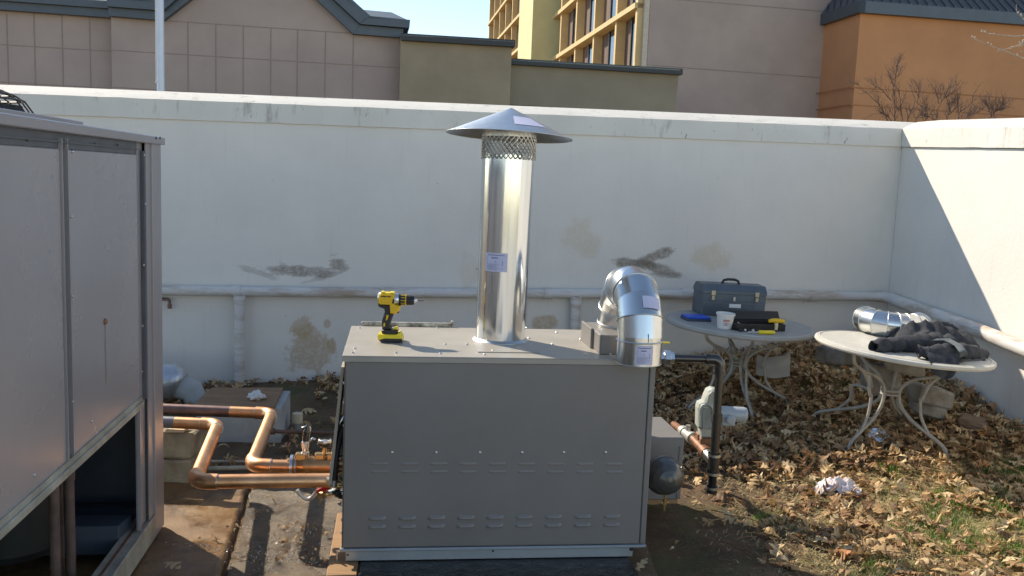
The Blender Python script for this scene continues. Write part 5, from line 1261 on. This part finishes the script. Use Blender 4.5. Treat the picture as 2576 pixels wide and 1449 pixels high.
for (v0, v1) in ((221, 252), (265, 296)):
    a, b = pO(2140, v0), pO(2600, v1); mb.box(a - AN * .02, b - a, AN * .034, EZ * .05)
    a = pO(2140, v0); mb.box(a - AD * .014, HB * (k - .02), -AD * .0 + AD * .02, EZ * .05)
part('panel_joints', mb, mat('orange_joint', (.40, .17, .07), .9), og)
# flagpole
fp_ = D(404.5, 200, 20); mb = MB(); mb.tube([V((fp_.x, fp_.y, 0)), V((fp_.x, fp_.y, 3)), V((fp_.x, fp_.y, 9))], [.088, .082, .07], 24); fl_ = thing('flagpole', (fp_.x, fp_.y, 0), 'white round pole rising behind the back wall at upper left', 'pole'); part('pole', mb, pole_mat, fl_)
mb = MB(); mb.tube([V((fp_.x - .085, fp_.y - .05, 3.35)), V((fp_.x - .078, fp_.y - .05, 9))], .008, 6); mb.tube([V((fp_.x - .10, fp_.y - .05, 3.32)), V((fp_.x - .06, fp_.y - .05, 3.38))], .015, 8); part('halyard', mb, white_pl, fl_)
# ------------------------------------------------------------------ bare trees
def twiggy(mb, pts, r0, r1, n_tw, L_, rnd, depth=0, lift=.5):
    N = 10; path = []
    for i in range(N + 1):
        f = i / N * (len(pts) - 1); a = min(int(f), len(pts) - 2); p = pts[a].lerp(pts[a + 1], f - a)
        path.append(p + V((rnd.uniform(-1, 1), rnd.uniform(-1, 1), rnd.uniform(-1, 1))) * r0 * .8)
    mb.tube(path, [r0 + (r1 - r0) * i / N for i in range(N + 1)], 5, cap=False)
    if depth <= 0: return
    for _ in range(n_tw):
        f = rnd.uniform(.15, 1); k = int(f * N * .999); p = path[k].lerp(path[k + 1], rnd.random()); d = (path[k + 1] - path[k]).normalized()
        s = V((rnd.uniform(-1, 1), rnd.uniform(-1, 1), rnd.uniform(-.5, .8))); s = (s - d * s.dot(d)).normalized()
        dr_ = (d * .9 + s * .8 + EZ * lift * .5).normalized(); l = L_ * rnd.uniform(.5, 1.2) * (1.1 - f * .5)
        q1 = p + dr_ * l * .5; q2 = q1 + (dr_ + V((rnd.uniform(-.3, .3), rnd.uniform(-.3, .3), .3))).normalized() * l * .5
        twiggy(mb, [p, q1, q2], max(r1, r0 * .38), r1 * .7, max(2, int(n_tw * .35)), L_ * .48, rnd, depth - 1, lift)
def shrub(name, label, stems, Z, seed, grp):
    rnd = random.Random(seed); P_ = [[D(2075.7 + .1943 * a, 125.8 + .1943 * b, Z) for a, b in s] for s in stems]
    bx_ = sum(s[0].x for s in P_) / len(P_); th = thing(name, (bx_, Z, 0), label, 'tree', grp)
    for i, s in enumerate(P_):
        pts = [V((p.x, p.y + rnd.uniform(-.25, .25) * j / len(s), p.z)) for j, p in enumerate(s)]
        if stems[i][0][1] > 880: pts = [V((bx_ + (pts[0].x - bx_) * .35, Z, -.1)), V((pts[0].x, Z, 1.6))] + pts
        mb = MB(); twiggy(mb, pts, .026 if stems[i][0][1] > 880 else .014, .004, 19 if i < 3 else 12, .52, rnd, 2); part('branch', mb, twig, th)
shrub('bare_tree', 'leafless dark tree with two upright forks against the orange wall, tallest of the three', [[(900, 940), (900, 600), (880, 470), (780, 200)], [(890, 480), (925, 350), (940, 190)], [(820, 940), (740, 740), (600, 630), (360, 430)], [(1000, 900), (960, 650), (920, 560)], [(1060, 920), (1180, 680), (1120, 520)], [(1185, 690), (1260, 490)], [(860, 930), (790, 830), (580, 830)], [(1170, 940), (1200, 870), (1300, 820)], [(860, 650), (700, 500), (640, 470)]], 24, 3, 'bare trees behind the wall')
shrub('bare_tree', 'leafless dark tree with a leaning stem, middle of the three against the orange wall', [[(1300, 940), (1330, 850), (1310, 700)], [(1560, 930), (1600, 800), (1640, 690)], [(1800, 930), (1830, 850), (1960, 800)], [(1430, 930), (1500, 720), (1610, 470)], [(1470, 690), (1450, 500)], [(1430, 930), (1350, 850), (1260, 830)], [(1720, 930), (1730, 820), (1890, 680), (1950, 520)], [(1730, 820), (1700, 680)], [(1560, 620), (1700, 520)]], 24.3, 5, 'bare trees behind the wall')
shrub('bare_tree', 'small leafless bush top just above the wall, rightmost against the orange wall', [[(2130, 910), (2160, 800), (2260, 720)], [(2150, 830), (2120, 700)], [(2170, 930), (2200, 820), (2280, 760)]], 24.6, 9, 'bare trees behind the wall')
# pale twigs reaching in from a tree outside the frame on the right
rnd = random.Random(4); bt = thing('overhanging_tree', (6.3, 9.3, 0), 'thin pale budding twigs reaching in at the top right corner', 'tree')
tk0 = V((6.3, 9.3, 0)); mb = MB(); mb.tube([tk0, tk0 + V((.05, 0, 1.5)), tk0 + V((-.05, 0, 3)), tk0 + V((.1, .1, 4.4))], [.09, .075, .06, .03], 10); part('trunk', mb, twig, bt)
def tw(px): return [D(u, v, 9.0) for u, v in px]
mb = MB(); buds = MB()
for px in ([(2720, 190), (2620, 98), (2576, 91), (2520, 91), (2464, 78)], [(2720, 190), (2640, 165), (2576, 146), (2510, 122), (2438, 91)], [(2700, 60), (2610, 70), (2576, 104), (2549, 121), (2506, 128)], [(2700, 90), (2620, 80), (2576, 49), (2556, 26)], [(2690, 150), (2620, 140), (2590, 118), (2570, 112)]):
    P_ = tw(px); twiggy(mb, P_, .010, .0022, 3, .16, rnd, 1, .1)
    for _ in range(9):
        f = rnd.uniform(.4, 1) * (len(P_) - 1); a = min(int(f), len(P_) - 2); p = P_[a].lerp(P_[a + 1], f - a) + V((rnd.uniform(-.01, .01), 0, rnd.uniform(.0, .015))); buds.lathe(p, EZ, [(0, -.008), (.007, 0), (0, .010)], 5)
    mb.tube([V((P_[0].x, P_[0].y, P_[0].z)), (P_[0] + tk0 + V((0, 0, 3.4))) / 2 + V((0, 0, .4)), tk0 + V((.0, .0, 3.2))], [.011, .018, .03], 6)
part('twigs', mb, twig2, bt); part('buds', buds, mat('pale_bud', (.6, .52, .42), .8), bt)
# ------------------------------------------------------------------ fallen leaves
def leaf_shape():
    # half outline of an oak leaf (along y 0..1, half width)
    half = [(0, .012), (.10, .02), (.17, .10), (.27, .20), (.31, .11), (.36, .10), (.47, .30), (.55, .33), (.55, .16), (.60, .12), (.72, .27), (.82, .24), (.80, .11), (.90, .12), (1.0, .02)]
    return half
HALF = leaf_shape()
def add_leaves(mb, pts, rnd, sz=(.07, .13), curl=1., tilt=.7):
    at = mb.at if mb.at is not None else []
    for (x, y, z) in pts:
        s = rnd.uniform(*sz); a = rnd.uniform(0, 2 * math.pi); cu = rnd.uniform(-.5, 1.4) * curl; cv = rnd.uniform(-.2, 1.2) * curl; wmul = rnd.uniform(.75, 1.15)
        M_ = Matrix.Rotation(a, 3, 'Z') @ Matrix.Rotation(rnd.gauss(0, .38) * tilt, 3, 'X') @ Matrix.Rotation(rnd.gauss(0, .42) * tilt, 3, 'Y')
        if rnd.random() < .5: cu = -cu; z += .01
        vs = []; n = len(HALF); fs = []; ph = rnd.uniform(0, 6); tw_ = rnd.uniform(-1.2, 1.2) * curl
        for (t_, w_) in HALF:
            yy = (t_ - .5) * s
            zc_ = -cv * s * .9 * (t_ - .5) ** 2 * 1.6
            for sd in (-1, 0, 1):
                xx = sd * w_ * s * wmul; zz = zc_ + cu * abs(xx) * abs(xx) / s * 3.2 + (math.sin(t_ * 9 + ph) * .02 * s * abs(sd)) + tw_ * xx * (t_ - .5) 
                vs.append(V((x, y, z)) + M_ @ V((xx * (1 - .25 * abs(cu) * w_), yy, zz)))
        for i in range(n - 1):
            fs.append((i * 3, i * 3 + 1, i * 3 + 4, i * 3 + 3)); fs.append((i * 3 + 1, i * 3 + 2, i * 3 + 5, i * 3 + 4))
        mb.add(vs, fs, True); at += [rnd.random()] * len(vs)
    mb.at = at
m = bpy.data.materials.new('dry_oak_leaf'); m.use_nodes = True; t = NT(m); MATS['leaf'] = m
an = t.new('ShaderNodeAttribute'); an.attribute_name = 'rnd'
c = t.ramp(an.outputs['Fac'], [(0, (.12, .06, .028)), (.2, (.32, .18, .08)), (.5, (.55, .36, .17)), (.75, (.72, .52, .27)), (.93, (.80, .65, .40)), (1, (.52, .20, .06))])
P = t.coord(); c = t.mix(t.ramp(t.noise(P, 40, 3), [(.4, (0, 0, 0)), (.75, (.5, .5, .5))]), c, (.20, .11, .055))
t.link(c, t.bs.inputs['Base Color']); t.bs.inputs['Roughness'].default_value = .62
tr = t.new('ShaderNodeBsdfTranslucent'); t.link(c, tr.inputs['Color']); mx = t.new('ShaderNodeMixShader'); mx.inputs[0].default_value = .22
t.link(t.bs.outputs[0], mx.inputs[1]); t.link(tr.outputs[0], mx.inputs[2]); t.link(mx.outputs[0], t.n['Material Output'].inputs['Surface'])
leafm = m
rnd = random.Random(11); pts = []
def inside(x, y):
    yb = BWP.y + .13 * (x - BWP.x) - .05; 
    if y > yb: return False
    xr_ = CORN.x + (CORN.y - y) * math.tan(RY) - .04
    if x > xr_: return False
    q = V((x, y, 0)) - P0; lx, ly = q.dot(E1), q.dot(E2)
    if -.06 < lx < 1.26 and -.33 < ly < .70: return False
    if 1.2 < lx < 1.5 and .36 < ly < .80: return False
    return True
def dens(x, y):
    if x > .55:
        far = 1 / (1 + math.exp(-(y - (4.55 + .1 * (x - 1))) / .12))
        edge = 1 / (1 + math.exp(-(x - 1.15) / .14)) if y < 4.6 else 1 / (1 + math.exp(-(x - .6) / .1))
        near = .48 * (1 / (1 + math.exp(-(x - 1.5 + (y - 3.6) * .35) / .16))) + .012
        near *= (.45 + 1.6 * max(0, noise.noise(V((x * 1.7, y * 1.7, 2))) + .35))
        return max(far * edge * (1.0 if x > 1 else .8), near)
    if x < -.62 and y > 4.35: return .10 if y < 5.9 else .55
    if -.9 < x < .6 and y > 4.4: return .5
    return .0
N_ = 0
while N_ < 21000:
    x, y = rnd.uniform(-2.4, 3.25), rnd.uniform(2.9, 7.0)
    N_ += 1
    if not inside(x, y) or rnd.random() > dens(x, y): continue
    if x < -.6 and D(0, 0, 1) and G(484, 1027, .2).x - .05 < x < G(712, 981, .2).x + .08 and y > 4.8 and y < 6.2: continue
    pile = .05 if (x > .6 and y > 4.6) else .014
    pts.append((x, y, zg(x, y) + rnd.random() ** 1.3 * pile + .012))
print('leaves', len(pts))
mb = MB(); add_leaves(mb, [p for i, p in enumerate(pts) if i % 3], rnd, (.055, .12)); add_leaves(mb, [p for i, p in enumerate(pts) if i % 3 == 0], rnd, (.025, .07), 1.8, 1.3)
frag = []
for _ in range(5200):
    x, y = rnd.uniform(.7, 3.2), rnd.uniform(2.9, 5.2)
    if inside(x, y) and rnd.random() < max(.25 if x > 1.2 else .04, dens(x, y)): frag.append((x, y, zg(x, y) + .006))
add_leaves(mb, frag, rnd, (.010, .034), 2.0, 1.2)
for _ in range(150):
    x, y = rnd.uniform(.8, 3.1), rnd.uniform(3.0, 6.2)
    if not inside(x, y): continue
    a = rnd.uniform(0, 6.28); l = rnd.uniform(.06, .22); z = zg(x, y) + .035; q = V((x, y, z)); d = V((math.cos(a), math.sin(a), rnd.uniform(-.1, .2)))
    k0 = len(mb.v); mb.tube([q, q + d * l * .5 + V((0, 0, .01)), q + d * l + V((rnd.uniform(-.02, .02), rnd.uniform(-.02, .02), 0))], [.0028, .002, .001], 4); mb.at += [rnd.uniform(0, .6)] * (len(mb.v) - k0)
solo('fallen_leaves', mb, leafm, 'thick litter of dry brown oak leaves over the ground at right', 'leaves', kind='stuff')
# individual stray leaves on the bare ground
for (u, v, lab, s_) in ((1955, 1393, 'single pale dry leaf standing alone on dark soil in the boiler shadow', .11), (1610, 1440, 'small dry leaf at the bottom edge right of the boiler', .08), (1833, 1315, 'dry leaf at the edge of the boiler shadow, left of the pole shadow', .10), (432, 1436, 'pale leaf on the dark shaded concrete at bottom left', .09)):
    q = gpt(u, v) if u > 1500 else G(u, v, .02); mb = MB(); add_leaves(mb, [(q.x, q.y, q.z + .022)], rnd, (s_, s_ + .01), tilt=1.1); mb.at = [.85] * len(mb.v)
    solo('dry_leaf', mb, leafm, lab, 'leaf', 'stray leaves')
# small debris clumps on the paving
deb = MB(); 
for (u, v, n_, sp_) in ((745, 1325, 30, .05), (735, 1368, 22, .03), (700, 1395, 36, .07), (770, 1405, 30, .05), (690, 1262, 8, .02), (575, 1375, 10, .04), (620, 1330, 20, .05), (780, 1345, 14, .04), (640, 1300, 12, .05), (545, 1360, 10, .03), (800, 1420, 16, .04)):
    q = G(u, v, .022); deb_pts = [(q.x + rnd.gauss(0, sp_), q.y + rnd.gauss(0, sp_ * .7), .022 + rnd.random() * .012) for _ in range(n_)]
    add_leaves(deb, deb_pts[::2], rnd, (.008, .030), 2.2, 1.6)
solo('leaf_crumbs', deb, leafm, 'broken leaf crumbs and grit scattered on the wet concrete', 'debris', kind='stuff')
glintm = mat('glint_specks', (.62, .60, .55), .12, 0, .1, 30, spec=1.)  # pale glossy specks standing in for glints on the wet concrete
mb = MB()
for (u, v, n_, sx_, sy_) in ((690, 1400, 60, .07, .05), (765, 1410, 45, .05, .04), (500, 1372, 14, .05, .015), (550, 1382, 10, .03, .01), (655, 1390, 40, .12, .12), (720, 1340, 30, .10, .08), (800, 1330, 26, .05, .06)):
    q = G(u, v, .018)
    for _ in range(n_):
        p = V((q.x + rnd.gauss(0, sx_), q.y + rnd.gauss(0, sy_), .017)); r_s = rnd.uniform(.0012, .0035); mb.lathe(p, V((rnd.uniform(-.5, .5), rnd.uniform(-.5, .5), 1)), [(r_s, 0), (r_s * .6, r_s), (0, r_s * 1.1)], 5, smooth=False)
solo('glint_specks', mb, glintm, 'pale specks added as glints on the wet concrete left of the boiler', 'grit', kind='stuff')
# ------------------------------------------------------------------ grass
m = bpy.data.materials.new('grass_blade'); m.use_nodes = True; t = NT(m)
an = t.new('ShaderNodeAttribute'); an.attribute_name = 'rnd'
c = t.ramp(an.outputs['Fac'], [(0, (.08, .17, .025)), (.4, (.15, .27, .04)), (.62, (.24, .36, .07)), (.7, (.42, .36, .17)), (1, (.55, .45, .26))])
t.link(c, t.bs.inputs['Base Color']); t.bs.inputs['Roughness'].default_value = .6
tr = t.new('ShaderNodeBsdfTranslucent'); t.link(c, tr.inputs['Color']); mx = t.new('ShaderNodeMixShader'); mx.inputs[0].default_value = .3
t.link(t.bs.outputs[0], mx.inputs[1]); t.link(tr.outputs[0], mx.inputs[2]); t.link(mx.outputs[0], t.n['Material Output'].inputs['Surface'])
mb = MB(); at = []; cnt = 0
while cnt < 42000:
    x, y = rnd.uniform(.9, 3.2), rnd.uniform(2.9, 5.6); cnt += 1
    if not inside(x, y): continue
    gmask = noise.noise(V((x * 2.3, y * 2.3, 9))) + .45 * noise.noise(V((x * 7, y * 7, 4)))
    bias = -.12 + .27 * max(0, min(1, (x - 1.4) / .8)) * (1 if y < 4.8 else .1) - max(0, y - 4.7) * .35 - max(0, 1.5 - x) * .5
    green = gmask + bias > .18
    if not green and rnd.random() > (.62 if x > 1.3 and y < 4.8 else (.3 if x > 1.1 else .05)): continue
    z = zg(x, y) - .004; h = rnd.uniform(.012, .048) if green else rnd.uniform(.006, .02); a = rnd.uniform(0, 6.28); l = rnd.uniform(.2, 1.1) * h if green else rnd.uniform(.02, .05); w = rnd.uniform(.0012, .0028)
    p = V((x, y, z)); d = V((math.cos(a), math.sin(a), 0)); s = V((-d.y, d.x, 0)) * w
    mb.add([p - s, p + s, p + d * l * .45 + EZ * h * .65 + s * .7, p + d * l * .45 + EZ * h * .65 - s * .7, p + d * l + EZ * h * (1 if green else .5)], [(0, 1, 2, 3), (3, 2, 4)])
    at += [rnd.uniform(0, .62) if green and rnd.random() < .8 else rnd.uniform(.66, 1)] * 5
mb.at = at; solo('grass', mb, m, 'thin green and straw coloured grass between the leaves at lower right', 'grass', kind='stuff')
# ------------------------------------------------------------------ light, sky, camera
sc_ = bpy.context.scene
Ld = V((1.13, -1, -1.095)).normalized()
sun = bpy.data.lights.new('sun', 'SUN'); so = bpy.data.objects.new('sun', sun); C.objects.link(so)
sun.energy = SUN; sun.angle = math.radians(.5); sun.color = (1, .88, .70)
so.rotation_euler = Ld.to_track_quat('-Z', 'Y').to_euler(); so.location = (-5, 10, 10)
w = bpy.data.worlds.new('World'); sc_.world = w; w.use_nodes = True; nt = w.node_tree
sk_n = nt.nodes.new('ShaderNodeTexSky'); sk_n.sky_type = 'NISHITA'; sk_n.sun_disc = False
sk_n.sun_elevation = math.asin(-Ld.z); sk_n.sun_rotation = math.atan2(-Ld.x, -Ld.y)
sk_n.air_density = .75; sk_n.dust_density = 0; sk_n.ozone_density = 2.2; sk_n.altitude = 400
bg = nt.nodes['Background']; tn = nt.nodes.new('ShaderNodeMix'); tn.data_type = 'RGBA'; tn.blend_type = 'MULTIPLY'; tn.inputs[0].default_value = 1; tn.inputs[7].default_value = (1.04, .90, .745, 1); nt.links.new(sk_n.outputs[0], tn.inputs[6]); nt.links.new(tn.outputs[2], bg.inputs[0]); bg.inputs[1].default_value = SKY
cam = bpy.data.cameras.new('camera'); co = bpy.data.objects.new('camera', cam); C.objects.link(co)
cam.sensor_width = 36; cam.lens = 36 * FL / PW; cam.clip_end = 2000; cam.clip_start = .05
Mx = Matrix((RT, UP, -FW)).transposed().to_4x4(); Mx.translation = EYEP; co.matrix_world = Mx
sc_.camera = co
sc_.render.engine = 'CYCLES'
vs_ = sc_.view_settings; vs_.view_transform = 'Standard'; vs_.look = 'None'; vs_.exposure = EXPO; vs_.gamma = 1; vs_.use_curve_mapping = False
sc_.render.resolution_x = 1024; sc_.render.resolution_y = 576
